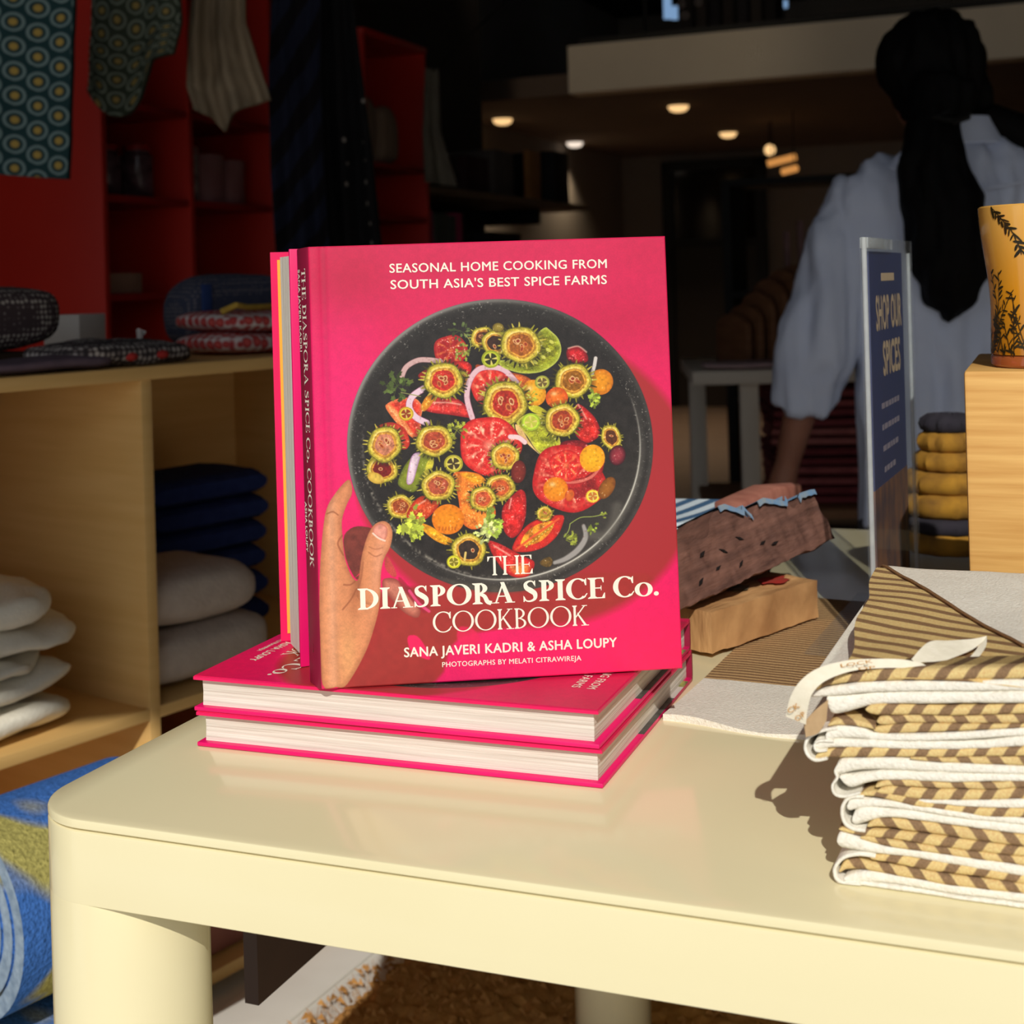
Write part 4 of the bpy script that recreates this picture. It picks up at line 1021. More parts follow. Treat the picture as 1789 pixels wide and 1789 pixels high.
# woven label: a cream tape looped round the left end, brown lettering
m_tape = mat('cream_tape', (242, 234, 214), 0.8, (236, 228, 206), 300, bump=.2)
m_tapeb = mat('tape_inside', (190, 160, 122), 0.8, (180, 150, 112), 300)
m_lab = mat('ochre_ink', (196, 140, 62), 0.8, (188, 132, 58), 300)
E1 = [(1373, 1252, -.006), (1380, 1220, -.008), (1397, 1191, -.009), (1428, 1168, -.007), (1478, 1154, -.003), (1530, 1151, .001), (1575, 1152, .004), (1610, 1158, .006)]
E2 = [(1408, 1266, -.006), (1411, 1240, -.008), (1419, 1212, -.009), (1443, 1189, -.007), (1490, 1172, -.003), (1545, 1167, .001), (1590, 1167, .003), (1620, 1164, .005)]
def strip3(a, b, n=8, dd=0.0):
    A = catmull(a, n); B = catmull(b, n)
    return MB().loft([[tp(p[0], p[1], p[2] + dd), tp(q[0], q[1], q[2] + dd)] for p, q in zip(A, B)], closed=False, cap=False)
lab = strip3(E1, E2).build('woven_label', m_tape, t1)
strip3([(1404, 1262, -.004), (1425, 1240, -.003), (1447, 1222, -.001)], [(1408, 1288, -.004), (1430, 1280, -.003), (1444, 1258, -.001)]).build('woven_label_underside', m_tapeb, t1)
bw1 = [(1592, 1152, .01), (1622, 1122, .024), (1660, 1119, .030), (1700, 1116, .034), (1724, 1111, .036)]
bw2 = [(1604, 1160, .01), (1640, 1157, .012), (1668, 1148, .018), (1700, 1134, .028), (1724, 1115, .036)]
strip3(bw1, bw2).build('tape_bow', m_tape, t1)
strip3([(1724, 1111, .036), (1722, 1130, .03), (1706, 1152, .022), (1688, 1162, .016)], [(1715, 1118, .036), (1706, 1134, .03), (1694, 1148, .022), (1676, 1160, .016)]).build('tape_bow', m_tape, t1)
def lab_txt(txt, p0, p1, cap, d):
    a, b = tp(*p0, d), tp(*p1, d); ex = b - a
    ez = NT.cross(ex).normalized() * -cap if NT.cross(ex).z < 0 else NT.cross(ex).normalized() * cap
    letter_obj('label_lettering', sans_mesh(txt, .01), a, ex, ez, -NT * .0008, m_lab, lab, 'ochre lettering')
lab_txt('CK', (1380, 1246), (1399, 1234), .0024, -.0080)
lab_txt('OP', (1393, 1260), (1409, 1249), .0024, -.0080)
lab_txt('LOCK', (1470, 1165), (1526, 1157), .0016, -.0040)
lab_txt('OP', (1500, 1170), (1530, 1167), .0013, -.0030)

# ================================================================ striped runner flat on the table
m_runs = mat_stripe('runner_fine_stripe', (196, 160, 112), (124, 94, 68), 0.0062, 0.55, math.radians(90), wob=0.004)
RA = math.radians(-24)
RX = Vector((math.cos(RA), math.sin(RA), 0)); RY = Vector((-math.sin(RA), math.cos(RA), 0))
R0 = on(1143, 1262, TZ) + RX * 0.004
run = thing('table_runner', 'flat table runner, plain front edge and finely striped centre, under the wood blocks', 'cloth', (R0.x, R0.y, TZ), RA)
EDG = 0.098
def rz(x, y): 
    w = math.exp(-(y / .05) ** 2)
    return 0.0012 + 0.0026 * w * (0.5 + 0.5 * math.sin(x * 62 + .6)) + 0.0007 * (1 + fbm((x * 22, y * 22, 5))) + .0016 * math.exp(-((x - .075 - y * .1) / .012) ** 2) * math.exp(-((y - .12) / .05) ** 2)
def ry(x): return 0.006 * math.sin(x * 48 + 1.2) * math.exp(-x / .2)
def rfl(y0, y1, i, j, lift=0.0):
    x = 0.27 * i; y = y0 + (y1 - y0) * j; y = y + ry(x) * max(0, 1 - y / .09); return (x + .012 * max(0, y - .2), y, rz(x, y) + lift)
MB().grid(lambda i, j: rfl(0, EDG, i, j), 60, 16).grid(lambda i, j: (rfl(0, EDG, i, 0)[0], rfl(0, EDG, i, 0)[1], rfl(0, EDG, i, 0)[2] * (1 - j)), 60, 1).build('plain_edge', m_linen, run)
MB().grid(lambda i, j: rfl(EDG, 0.36, i, j), 60, 40, 0, lambda i, j: (0.27 * i, EDG + (0.36 - EDG) * j)).build('striped_centre', m_runs, run)

# ================================================================ carved wooden printing blocks
m_wd = mat('dark_worn_wood', (134, 94, 80), 0.75, (88, 60, 52), 26, (1, 1, 5), bump=.9, bscale=60, detail=8)
m_wl = mat('tan_worn_wood', (222, 172, 116), 0.7, (176, 128, 82), 22, (1, 4, 1), bump=.6, bscale=50, detail=8)
m_blue = mat('blue_ink_residue', (110, 150, 190), 0.7, (150, 160, 165), 120)
m_redp = mat('red_ink_stain', (190, 44, 40), 0.8, (150, 60, 44), 90)
m_grp = mat('dark_ink_stain', (78, 84, 72), 0.8, (120, 100, 70), 90)
def rough_box(mb, L, W_, Hh, nx=24, ny=8, nz=8, amp=.0016, seed=0, topf=None, mi=0):
    """worn block, x 0..L, y 0..W_, z 0..Hh; topf(x) drops the top edge"""
    def P(x, y, z):
        t = (topf(x / L) if topf else 0.0); zz = z * (1 - t)
        e = amp * fbm((x * 45 + seed, y * 60, zz * 60)); f = amp * fbm((x * 50, y * 50 + seed, zz * 50 + 9))
        rx = .003 * (1 if abs(y / W_ - .5) > .49 or abs(z / Hh - .5) > .49 else 0)
        return (x + e * .8, y + f, zz + e)
    for (n1, n2, fn) in ((nx, nz, lambda i, j: P(L * i, 0, Hh * j)), (nx, nz, lambda i, j: P(L * i, W_, Hh * j)), (nx, ny, lambda i, j: P(L * i, W_ * j, 0)), (nx, ny, lambda i, j: P(L * i, W_ * j, Hh)), (ny, nz, lambda i, j: P(0, W_ * i, Hh * j)), (ny, nz, lambda i, j: P(L, W_ * i, Hh * j))):
        mb.grid(fn, n1, n2, mi)
    return mb
# lower block, lying on the runner
A0, A1 = on(1245, 1143, TZ + .004), on(1430, 1078, TZ + .004); dA = (A1 - A0); LA = dA.length; dA.normalize(); nA = Vector((-dA.y, dA.x, 0))
lowb = thing('printing_block', 'small tan wooden block with a red ink stain, under the dark carved block', 'wood block', M=frame(dA, nA, ZZ, Vector((A0.x, A0.y, TZ + .0042))))
lb = rough_box(MB(), LA, .055, .030, 30, 10, 6, .0012, 3).build('block', m_wl, lowb, angle=60)
def stain(cx, cy, r, m, seed, nm='ink_stain'):
    pts = [(cx + r * (1 + .5 * fbm((math.cos(a) * 1.4, math.sin(a) * 1.4, seed))) * math.cos(a), cy + .7 * r * (1 + .5 * fbm((math.cos(a) * 1.4, math.sin(a) * 1.4, seed + 4))) * math.sin(a), .0318) for a in [k * 2 * math.pi / 28 for k in range(28)]]
    MB().poly(pts).build(nm, m, lowb, smooth=False)
stain(LA * .80, .022, .015, m_redp, 2); stain(LA * .52, .030, .012, m_grp, 8)
# upper carved block: leans back across the lower one, notched top with blue ink
RR0, RR1 = at(1218, 1052, 1.02), at(1459, 940, 1.165)
uU = (RR1 - RR0).normalized()
upv = (at(1441, 862, 1.185) - RR1); vV = (upv - uU * upv.dot(uU)).normalized(); wW = vV.cross(uU) * -1
if wW.y < 0: wW = -wW
Hup = 0.050; Lup = (RR1 - RR0).length + .022
O_ = RR0 - uU * 0.022
upb = thing('printing_block', 'dark brown carved wooden block with blue ink along its notched top', 'wood block', M=frame(uU, wW, vV, O_))
NP = [(1175, 936), (1212, 937), (1216, 944), (1236, 936), (1240, 906), (1246, 894), (1262, 888), (1292, 884), (1297, 900), (1308, 908), (1316, 902), (1318, 884), (1330, 877), (1366, 871), (1372, 884), (1386, 890), (1391, 880), (1394, 869), (1412, 863), (1440, 860), (1450, 872), (1470, 900)]
def onface(px, py):
    r = at(px, py, 1.0) - Vector((0, 0, CZ)); k = (O_ - Vector((0, 0, CZ))).dot(wW) / r.dot(wW); q = r * k + Vector((0, 0, CZ)) - O_
    return q.dot(uU), q.dot(vV)
NPF = sorted(onface(*p) for p in NP)
Hup = max(p[1] for p in NPF)
def notch(t):
    return 1 - float(np.interp(t * Lup, [p[0] for p in NPF], [p[1] for p in NPF])) / Hup
bb = rough_box(MB(), Lup, .050, Hup, 110, 10, 14, .0022, 7, notch).build('block', m_wd, upb, angle=22)
# slits cut in its face, blue ink on the crests
m_slit = mat('slit_dark', (24, 14, 12), 0.9, (18, 10, 9), 50)
mb = MB()
for x, z, a in ((.035, .012, .5), (.06, .016, .3), (.075, .026, -.6), (.10, .030, -.5), (.125, .020, .2), (.05, .030, .4), (.088, .012, .5), (.140, .016, .1)):
    c = Vector((x, -.0013, z)); d = Vector((math.cos(a), 0, math.sin(a))) * .0045; n_ = Vector((-math.sin(a), 0, math.cos(a))) * .0011
    mb.add([c - d, c + n_, c + d, c - n_, c - d + Vector((0, .003, 0)), c + n_ + Vector((0, .003, 0)), c + d + Vector((0, .003, 0)), c - n_ + Vector((0, .003, 0))], [(0, 1, 2, 3), (0, 1, 5, 4), (1, 2, 6, 5), (2, 3, 7, 6), (3, 0, 4, 7)])
mb.build('carved_slits', m_slit, upb, smooth=False)
mb = MB()
for c0, c1 in ((1248, 1291), (1320, 1366), (1396, 1424)):
    t0, t1_ = onface(c0, 880)[0] / Lup, onface(c1, 870)[0] / Lup
    mb.grid(lambda i, j: (Lup * (t0 + (t1_ - t0) * i), -.0012 + .052 * j, Hup * (1 - notch(t0 + (t1_ - t0) * i)) + .0022), 10, 4)
for c0, c1 in ((1246, 1293), (1319, 1367), (1394, 1424)):
    t0, t1_ = onface(c0, 880)[0] / Lup, onface(c1, 870)[0] / Lup
    tz_ = lambda i: Hup * (1 - notch(t0 + (t1_ - t0) * i))
    for sgn_ in (0, 1): mb.grid(lambda i, j: (Lup * (t0 + (t1_ - t0) * i), -.0034 + .0006 * sgn_, tz_(i) + .0026 - (.0050 - .0008 * math.sin(i * 9) ** 2) * j), 12, 2)
mb.build('blue_ink', m_blue, upb)
# pinkish wedge behind it
W0, W1 = at(1292, 905, 1.24), at(1412, 850, 1.30)
wd = (W1 - W0); wl = wd.length; wd.normalize()
wz = (ZZ - wd * ZZ.dot(wd)).normalized(); wy = wz.cross(wd)
wdg = thing('wooden_wedge', 'pinkish pointed wooden wedge behind the notched carved block', 'wood block', M=frame(wd, wy, wz, W0))
MB().loft([[(0, 0, -.03), (0, .03, -.03), (0, .03, .012), (0, 0, .012)], [(wl * .55, 0, -.03), (wl * .55, .03, -.03), (wl * .55, .03, .012), (wl * .55, 0, .012)], [(wl * .98, .004, -.012), (wl * .98, .02, -.012), (wl * .98, .02, .003), (wl * .98, .004, .003)]]).build('wedge', mat('pink_worn_wood', (176, 116, 98), .8, (150, 92, 78), 30, (4, 1, 1), bump=.5), wdg, bevel=.003)

# ================================================================ blue and white striped cloth behind the standing book
m_blst = mat_stripe('blue_white_stripe', (214, 228, 238), (70, 104, 140), 0.020, 0.5, math.radians(20))
bc = thing('folded_cloth', 'blue and white striped folded cloth at the back, beside the carved block', 'cloth', (0.150, 1.255, TZ), math.radians(-14))
for k in range(4):
    rr = 0.0085
    mb = MB(); sec = []
    w0, w1 = -.07, .062 - .004 * (k % 2)
    for a in range(-90, 91, 30): sec.append((w1 + rr * math.cos(math.radians(a)), rr + rr * math.sin(math.radians(a))))
    for a in range(90, 271, 30): sec.append((w0 + rr * math.cos(math.radians(a)), rr + rr * math.sin(math.radians(a))))
    n = len(sec); rings = []; uvs = []
    for j in range(13):
        y = -.06 + .13 * j / 12
        rings.append([(x, y, .0006 + k * .0172 + z + .0012 * math.sin(x * 90 + j * .4 + k)) for x, z in sec]); uvs += [(x, y) for x, z in sec]
    mb.loft(rings, uvs=uvs).build('cloth_layer', m_blst, bc)

# ================================================================ clear sign holder with a blue card
m_acr = bpy.data.materials.new('clear_acrylic'); nt, N, L_, p = nodes_of(m_acr)
N.remove(p)
tr = N.new('ShaderNodeBsdfTransparent'); tr.inputs[0].default_value = (.96, .97, .975, 1)
gl = N.new('ShaderNodeBsdfGlossy'); gl.inputs['Roughness'].default_value = .05
df = N.new('ShaderNodeBsdfDiffuse'); df.inputs[0].default_value = (.75, .78, .80, 1)
mx = N.new('ShaderNodeMixShader'); mx.inputs[0].default_value = .045; L_.new(tr.outputs[0], mx.inputs[1]); L_.new(gl.outputs[0], mx.inputs[2])
mx2 = N.new('ShaderNodeMixShader'); mx2.inputs[0].default_value = .03; L_.new(mx.outputs[0], mx2.inputs[1]); L_.new(df.outputs[0], mx2.inputs[2])
L_.new(mx2.outputs[0], N['Material Output'].inputs[0])
m_edge = mat('acrylic_edge', (226, 232, 232), .15, (206, 212, 214), 60, alpha=.42, coat=.3)
m_navy = mat('navy_card', (34, 52, 112), .6, (30, 46, 100), 20)
m_crm = mat('cream_ink', (226, 200, 164), .6, (220, 194, 158), 200)
m_pht = mat('card_photo', (150, 96, 52), .6, (58, 42, 60), 26, (2, 2, 1))
SB = at(1517, 700, 1.0); SH = 0.302
sa = math.radians(24.5); SX = Vector((math.sin(sa), math.cos(sa), 0)); SN = Vector((math.cos(sa), -math.sin(sa), 0))
zb = TZ + .0030
sign = thing('sign_holder', 'clear acrylic sign holder with a dark blue card, between the towels and the person', 'sign', M=frame(SX, -SN, ZZ, Vector((SB.x, SB.y, zb))))
SWd = .200
for y in (-.0032, .0018): MB().box((0, y, .0), (SWd, y + .0014, SH)).build('clear_panel', m_acr, sign, smooth=False)
MB().tube([(0, 0, 0), (0, 0, SH)], .0020, 10).build('side_edge', m_edge, sign)
MB().tube([(SWd, 0, 0), (SWd, 0, SH - .01)], .0016, 8).build('side_edge', m_edge, sign)
MB().box((0, -.003, SH - .008), (.105, -.0012, SH)).box((0, .0012, SH - .008), (.105, .003, SH)).build('top_edge', m_edge, sign, bevel=.0006)
MB().box((-.004, -.0032, 0), (SWd, .05, .0016)).build('foot', m_acr, sign, smooth=False)
card = MB().box((.012, -.0007, .118), (.160, .0007, SH - .010)).build('card', m_navy, sign, smooth=False)
MB().box((.012, -.0009, .004), (.160, .0009, .118)).build('card_picture', m_pht, card, smooth=False)
def sgn(txt, x0, x1, z, cap, bold=.02):
    letter_obj('card_lettering', sans_mesh(txt, bold), (x0, -.0009, z), (x1 - x0, 0, 0), (0, 0, cap), (0, 0, 0), m_crm, card, 'cream lettering')
sgn('SHOP OUR', .035, .150, SH - .068, .026, .035)
sgn('SPICES', .060, .140, SH - .103, .026, .035)
MB().box((.062, -.0009, SH - .032), (.120, -.0008, SH - .026)).build('card_rule', m_crm, card, smooth=False)
mb = MB()
for k, (a, b) in enumerate(((.05, .13), (.05, .12), (.052, .11), (.055, .105))):
    z = SH - .128 - k * .016; x = a; rr = random.Random(k)
    while x < b:
        w = rr.uniform(.006, .014); mb.box((x, -.0009, z), (x + w, -.0008, z + .0042)); x += w + .0035
mb.build('small_print', mat('card_small_print', (168, 158, 170), .6, (150, 142, 160), 300), card, smooth=False)

# ================================================================ wooden plinth and patterned amber tumbler
m_ply = mat('light_wood_grain', (236, 188, 112), 0.5, (208, 152, 80), 7, (1.2, 1.2, 26), bump=.15, bscale=8, detail=7)
cb = at(1685, 700, 0.92); ctz = on(1690, 637, 0)  # corner of the plinth
ch = CZ - (648 - 473) * .92 / FPX - TZ
pl_ = thing('wooden_plinth', 'pale wood-grain box plinth at the right edge, holding the amber tumbler', 'plinth', (cb.x, cb.y, TZ), math.radians(-21))
MB().box((0, 0, .0006), (.2, .2, ch)).build('plinth', m_ply, pl_, bevel=.0022)
m_amb = bpy.data.materials.new('amber_glaze'); nt, N, L_, p = nodes_of(m_amb)
p.inputs['Roughness'].default_value = .18; p.inputs['Coat Weight'].default_value = .4
tc = N.new('ShaderNodeTexCoord'); sp_ = N.new('ShaderNodeSeparateXYZ'); L_.new(tc.outputs['Object'], sp_.inputs[0])
r_ = N.new('ShaderNodeValToRGB'); mr = N.new('ShaderNodeMapRange'); mr.inputs[2].default_value = .105
L_.new(sp_.outputs[2], mr.inputs[0]); L_.new(mr.outputs[0], r_.inputs[0])
r_.color_ramp.elements[0].color = (*lin((176, 112, 26)), 1); r_.color_ramp.elements[1].color = (*lin((236, 178, 86)), 1)
e_ = r_.color_ramp.elements.new(.5); e_.color = (*lin((222, 150, 34)), 1)
L_.new(r_.outputs[0], p.inputs['Base Color'])
m_leaf = mat('black_plant_print', (36, 30, 16), .3, (52, 44, 20), 60)
m_foot = mat('red_amber_foot', (170, 92, 48), .15, (150, 76, 40), 30, coat=.5)
vc = Vector((.050, .046, ch))
vs_ = thing('patterned_tumbler', 'amber tumbler with black plant print standing on the wooden plinth', 'tumbler', pl_.matrix_world @ vc if False else (Matrix.Translation((cb.x, cb.y, TZ)) @ Matrix.Rotation(math.radians(-21), 4, 'Z')) @ vc)
VH = .108
def vr(z): return .0335 + .0062 * (z / VH) ** 1.6 + .0010 * math.cos(z / VH * 7)
MB().lathe([(.002, .0005), (.033, .0005), (.0345, .002), (.0345, .007), (.033, .009)], 48).build('foot', m_foot, vs_)
pf = [(vr(z), z) for z in [.009 + (VH - .009) * k / 16 for k in range(17)]]
MB().lathe(pf + [(vr(VH) - .0012, VH + .001), (vr(VH) - .003, VH - .0006)] + [(r - .003, z) for r, z in pf[::-1]], 56, cap=False).build('body', m_amb, vs_)
mb = MB(); rg = random.Random(4)
def vp(a, z): r = vr(z) + .0004; return (r * math.cos(a), r * math.sin(a), z)
def vleaf(a, z, l, w, th):
    n = 8; pts = []
    for k in range(n):
        f = 2 * math.pi * k / n; x = l * math.cos(f); y = w * math.sin(f); pts.append(vp(a + (x * math.cos(th) - y * math.sin(th)) / .035, z + x * math.sin(th) + y * math.cos(th)))
    mb.poly(pts)
for st in range(30):
    a0 = rg.uniform(0, 6.28); h = rg.uniform(.016, .056); z = .010; a = a0; dr = rg.uniform(-.9, .9); cv = rg.uniform(-.5, .5)
    while z < .010 + h:
        th_ = math.pi / 2 - dr * .6
        vleaf(a, z, .0024, .00035, th_)
        if rg.random() < .85:
            s_ = rg.choice((-1, 1)); vleaf(a + s_ * .05, z + .0015, .0034 * rg.uniform(.5, 1.2), .0007 * rg.uniform(.6, 1.3), th_ - s_ * rg.uniform(.5, 1.1))
        z += .0026 * math.sin(th_) + .0008; a += .0026 * math.cos(th_) / .035; dr += cv * .08
for st in range(9):
    a0 = st * .7 + rg.uniform(-.15, .15); z = VH - .003; a = a0; dn_ = rg.uniform(.8, 1.5)
    for k in range(rg.randint(6, 11)):
        vleaf(a, z, .0028, .00035, -dn_)
        for s_ in (-1, 1):
            if rg.random() < .8: vleaf(a + s_ * .05, z - .001, .0036 * rg.uniform(.6, 1.3), .0009 * rg.uniform(.6, 1.2), -dn_ + s_ * rg.uniform(.4, 1.0))
        z -= .0036 * math.sin(dn_); a += .0036 * math.cos(dn_) / .038; dn_ += rg.uniform(-.2, .2)
mb.build('plant_print', m_leaf, vs_, smooth=False, fix=False)

# mustard fabric rings piled behind the plinth
m_mus = mat('mustard_fabric', (176, 128, 38), .9, (120, 84, 30), 40, bump=.4)
m_drk = mat('charcoal_fabric', (44, 40, 50), .9, (34, 32, 40), 40, bump=.4)
mpos = at(1672, 900, 1.34)
zz = TZ
names = ['lowest mustard fabric ring of the pile behind the plinth', 'charcoal fabric ring second in the pile behind the plinth', 'third mustard fabric ring in the pile behind the plinth', 'fourth mustard fabric ring in the pile behind the plinth', 'fifth fabric ring in the pile, small and mustard', 'small mustard ring near the pile top behind the plinth', 'charcoal ring topping the pile behind the plinth']
for k, nm_ in enumerate(names):
    R_ = (.040, .040, .036, .034, .024, .020, .018)[k]; r = (.010, .008, .012, .011, .010, .010, .009)[k]
    mb = MB(); rings = []
    for i in range(40):
        a = 2 * math.pi * i / 40; w = 1 + .18 * math.sin(a * 11 + k) + .1 * math.sin(a * 17)
        rings.append([((R_ + r * w * math.cos(b)) * math.cos(a), (R_ + r * w * math.cos(b)) * math.sin(a), r + r * math.sin(b) * (1 + .05 * w)) for b in [q * 2 * math.pi / 10 for q in range(10)]])
    rings.append(rings[0])
    o = mb.loft(rings, cap=False).build('fabric_ring', m_drk if k in (1, 6) else m_mus)
    o.location = (mpos.x + .012, 1.40, zz + .0008); zz += 2 * r * .96
    tag(o, nm_, 'fabric ring', 'fabric rings piled behind the plinth')
# ================================================================ low plywood shelf unit at the left
m_plyd = mat('birch_ply', (232, 190, 122), 0.55, (222, 178, 108), 5, (1, 1, 14), bump=.05)
m_plye = mat('birch_ply_edge', (206, 178, 142), 0.6, (190, 162, 128), 60)
FA = math.radians(37)
FX = Vector((math.sin(FA), math.cos(FA), 0)); FYv = Vector((-math.cos(FA), math.sin(FA), 0))
P0 = Vector((-0.4485, 1.7, 0))
MSH = frame(FX, FYv, ZZ, P0)            # x along the front, y into the shelf
shelf = thing('low_shelf', 'low birch plywood shelf unit at left, cushions and blankets inside', 'shelf', M=MSH)
X0, X1, DEP, ST, SM = -.56, .52, .42, .910, .495
SB_ = .125
MB().box((X0, -.002, ST - .016), (X1, DEP, ST)).build('top_board', m_plyd, shelf, bevel=.0008)
MB().box((X0 + .014, 0, SM - .014), (-.008, DEP - .008, SM)).build('shelf_board', m_plyd, shelf, bevel=.0008)
MB().box((.008, 0, SM - .014), (X1 - .014, DEP - .008, SM)).build('shelf_board', m_plyd, shelf, bevel=.0008)
MB().box((-.008, 0, SB_ + .016), (.008, DEP - .008, ST - .016)).build('divider', m_plyd, shelf, bevel=.0008)
for x in (X0, X1 - .014): MB().box((x, 0, SB_), (x + .014, DEP, ST - .016)).build('side_panel', m_plyd, shelf, bevel=.0008)
MB().box((X0 + .014, DEP - .008, SB_ + .016), (X1 - .014, DEP, ST - .016)).build('back_panel', m_plyd, shelf, smooth=False)
MB().box((X0 + .014, 0, SB_), (X1 - .014, DEP, SB_ + .016)).build('base_board', m_plyd, shelf, bevel=.0008)
for x in (X0 + .03, -.02, X1 - .07):
    for y in (.07, DEP - .09): MB().box((x, y, DK + .0004), (x + .04, y + .04, SB_)).build('foot', m_plyd, shelf, bevel=.001)

def pillow_mesh(L, W_, H, seed=0, sag=.0, nu=44, nv=22, sq=3.2, amp=.006, fold=0):
    """soft rounded slab centred on x,y, resting on z=0"""
    mb = MB()
    def P(i, j):
        th = 2 * math.pi * i; ph = math.pi * (j - .5)
        ex = lambda v, p: math.copysign(abs(v) ** p, v)
        c = ex(math.cos(ph), 2 / sq * .9)
        x = L / 2 * ex(math.cos(th), 2 / 4.5) * c; y = W_ / 2 * ex(math.sin(th), 2 / 4.5) * c; z = H / 2 * ex(math.sin(ph), 2 / 2.9)
        n_ = amp * fbm((x * 11 + seed * 5, y * 11, z * 20 + seed))
        z = z * 1.0 + n_ + sag * math.sin(x / L * 3 + seed) 
        return (x * (1 + .4 * n_ / H), y, max(z + H / 2, 0.0004))
    mb.grid(P, nu, nv)
    return mb
def fold_mesh(L, W_, H, n=2, seed=0):
    """folded blanket: n layers joined by a rounded fold at +x"""
    mb = MB(); h = H / n
    for k in range(n):
        sec = []
        for a in range(-80, 81, 20): sec.append((L / 2 + .5 * h * math.cos(math.radians(a)), h * .5 + .49 * h * math.sin(math.radians(a))))
        for a in range(100, 261, 20): sec.append((-L / 2 + .4 * h * math.cos(math.radians(a)), h * .5 + .49 * h * math.sin(math.radians(a))))
        rings = []
        for j in range(17):
            y = -W_ / 2 + W_ * j / 16; e = min(1, .55 + .45 * math.sqrt(min(j, 16 - j) / 2.0))
            rings.append([(x + .006 * fbm((y * 9, k + seed, 3)), y, max(.0004, k * h + h * .5 + (z - h * .5) * e + .005 * fbm((x * 8 + seed, y * 8, k * 2.0 + seed)))) for x, z in sec])
        mb.loft(rings)
    return mb
# five white cushions in the left bay
m_cush = mat('white_cushion_cloth', (236, 230, 214), .95, (226, 220, 204), 60, bump=.5, bscale=240, spec=.1)
GCU = 'white cushions stacked in the low shelf'
z = SM
clab = ['white folded cushion at the bottom of the left shelf stack, resting on the board', 'white cushion second from the bottom of the left shelf stack', 'thin white cushion in the middle of the left shelf stack', 'white cushion second from the top of the left shelf stack', 'white cushion on top of the left shelf stack, with pointed corners']
for k, (L_, H_, dx, a) in enumerate(((.30, .040, .03, 0), (.30, .034, .018, 1.5), (.28, .022, -.004, -1), (.31, .040, .034, 2), (.30, .046, .006, -3))):
    o = pillow_mesh(L_, .24, H_, k, .004, amp=.010).build('cushion', m_cush)
    o.matrix_world = MSH @ Matrix.Translation((-.105 - .15 + dx, .135, z + .0006)) @ Matrix.Rotation(math.radians(a), 4, 'Z'); z += H_ * .95
    tag(o, clab[k], 'cushion', GCU)
# right bay: two off-white folded blankets in front of a stack of navy ones
m_blk = mat('offwhite_blanket', (196, 182, 170), .95, (182, 168, 156), 50, bump=.6, bscale=200, spec=.1)
m_nvy = mat('navy_blanket', (40, 54, 104), .95, (32, 44, 88), 50, bump=.6, bscale=200, spec=.1)
z = SM
for k, (L_, H_, dx, lb) in enumerate(((.215, .076, .0, 'lower off-white folded blanket in the right shelf bay'), (.195, .076, -.002, 'upper off-white folded blanket in the right shelf bay'))):
    o = pillow_mesh(L_, .17, H_, 20 + k, .002, sq=3.0, amp=.004).build('blanket', m_blk)
    o.matrix_world = MSH @ Matrix.Translation((.011 + L_ / 2, .10, z + .0006)); z += H_ * .99
    tag(o, lb, 'blanket', 'off-white blankets in the shelf')
z = SM
for k, (L_, H_, dx) in enumerate(((.19, .082, 0), (.185, .076, .0), (.18, .078, .008))):
    o = fold_mesh(L_, .16, H_, 2, 30 + k).build('blanket', m_nvy)
    nl = ['bottom navy folded blanket deep in the right shelf bay', 'middle navy folded blanket of the shelf stack', 'top navy folded blanket of the shelf stack'][k]
    o.matrix_world = MSH @ Matrix.Translation((.275 + dx, .29, z + .0006)) @ Matrix.Rotation(math.radians(180), 4, 'Z'); z += H_ * .99
    tag(o, nl, 'blanket', 'navy blankets in the shelf')

# things on top of the low shelf
m_basket = mat('dark_check_weave', (54, 44, 46), .9, (40, 32, 34), 60)
nt = m_basket.node_tree; N = nt.nodes; L_ = nt.links; p = N['Principled BSDF']
def checks(m, ca, cb, sc, cc=None):
    nt, N, L, p = nodes_of(m); tc = N.new('ShaderNodeTexCoord'); v = N.new('ShaderNodeTexVoronoi'); v.inputs['Scale'].default_value = sc; v.inputs['Randomness'].default_value = .25
    L.new(tc.outputs['Object'], v.inputs['Vector']); r = N.new('ShaderNodeValToRGB'); r.color_ramp.elements[0].position = .25; r.color_ramp.elements[1].position = .45
    r.color_ramp.elements[0].color = (*lin(ca), 1); r.color_ramp.elements[1].color = (*lin(cb), 1)
    if cc: e = r.color_ramp.elements.new(.62); e.color = (*lin(cc), 1)
    L.new(v.outputs['Distance'], r.inputs[0]); L.new(r.outputs[0], p.inputs['Base Color'])
checks(m_basket, (186, 176, 166), (74, 60, 62), 150)
def onshelf(x, y, z=ST): return MSH @ Matrix.Translation((x, y, z + .0006))
o = MB().box((-.09, -.06, 0), (.09, .06, .022)).build('box', mat('dark_brown_box', (70, 50, 34), .7, (58, 42, 28), 20), bevel=.002); o.matrix_world = onshelf(-.165, .17)
tag(o, 'flat dark brown box on the low shelf, under the checked cushion', 'box')
o = pillow_mesh(.25, .14, .078, 50, .004, amp=.004).build('cushion', m_basket); o.matrix_world = onshelf(-.150, .175, ST + .022)
tag(o, 'dark checked woven cushion on the low shelf top, far left', 'cushion')
m_patch = mat('grey_patchwork', (150, 140, 136), .9); checks(m_patch, (190, 182, 176), (96, 86, 86), 120, (52, 46, 48))
m_mauve = mat('mauve_cloth', (110, 92, 104), .9, (96, 80, 92), 60)
o = pillow_mesh(.20, .09, .016, 52, .002, amp=.004).build('pouch', m_mauve); o.matrix_world = onshelf(-.13, .05)
tag(o, 'flat mauve cloth pouch at the left front edge of the low shelf top', 'pouch')
pt = thing('pouch', 'flat grey patchwork pouch with red flecks on the low shelf top', 'pouch', M=onshelf(.005, .075) @ Matrix.Rotation(.1, 4, 'Z'))
pillow_mesh(.21, .12, .030, 53, .003, amp=.008).build('cloth', m_patch, pt)
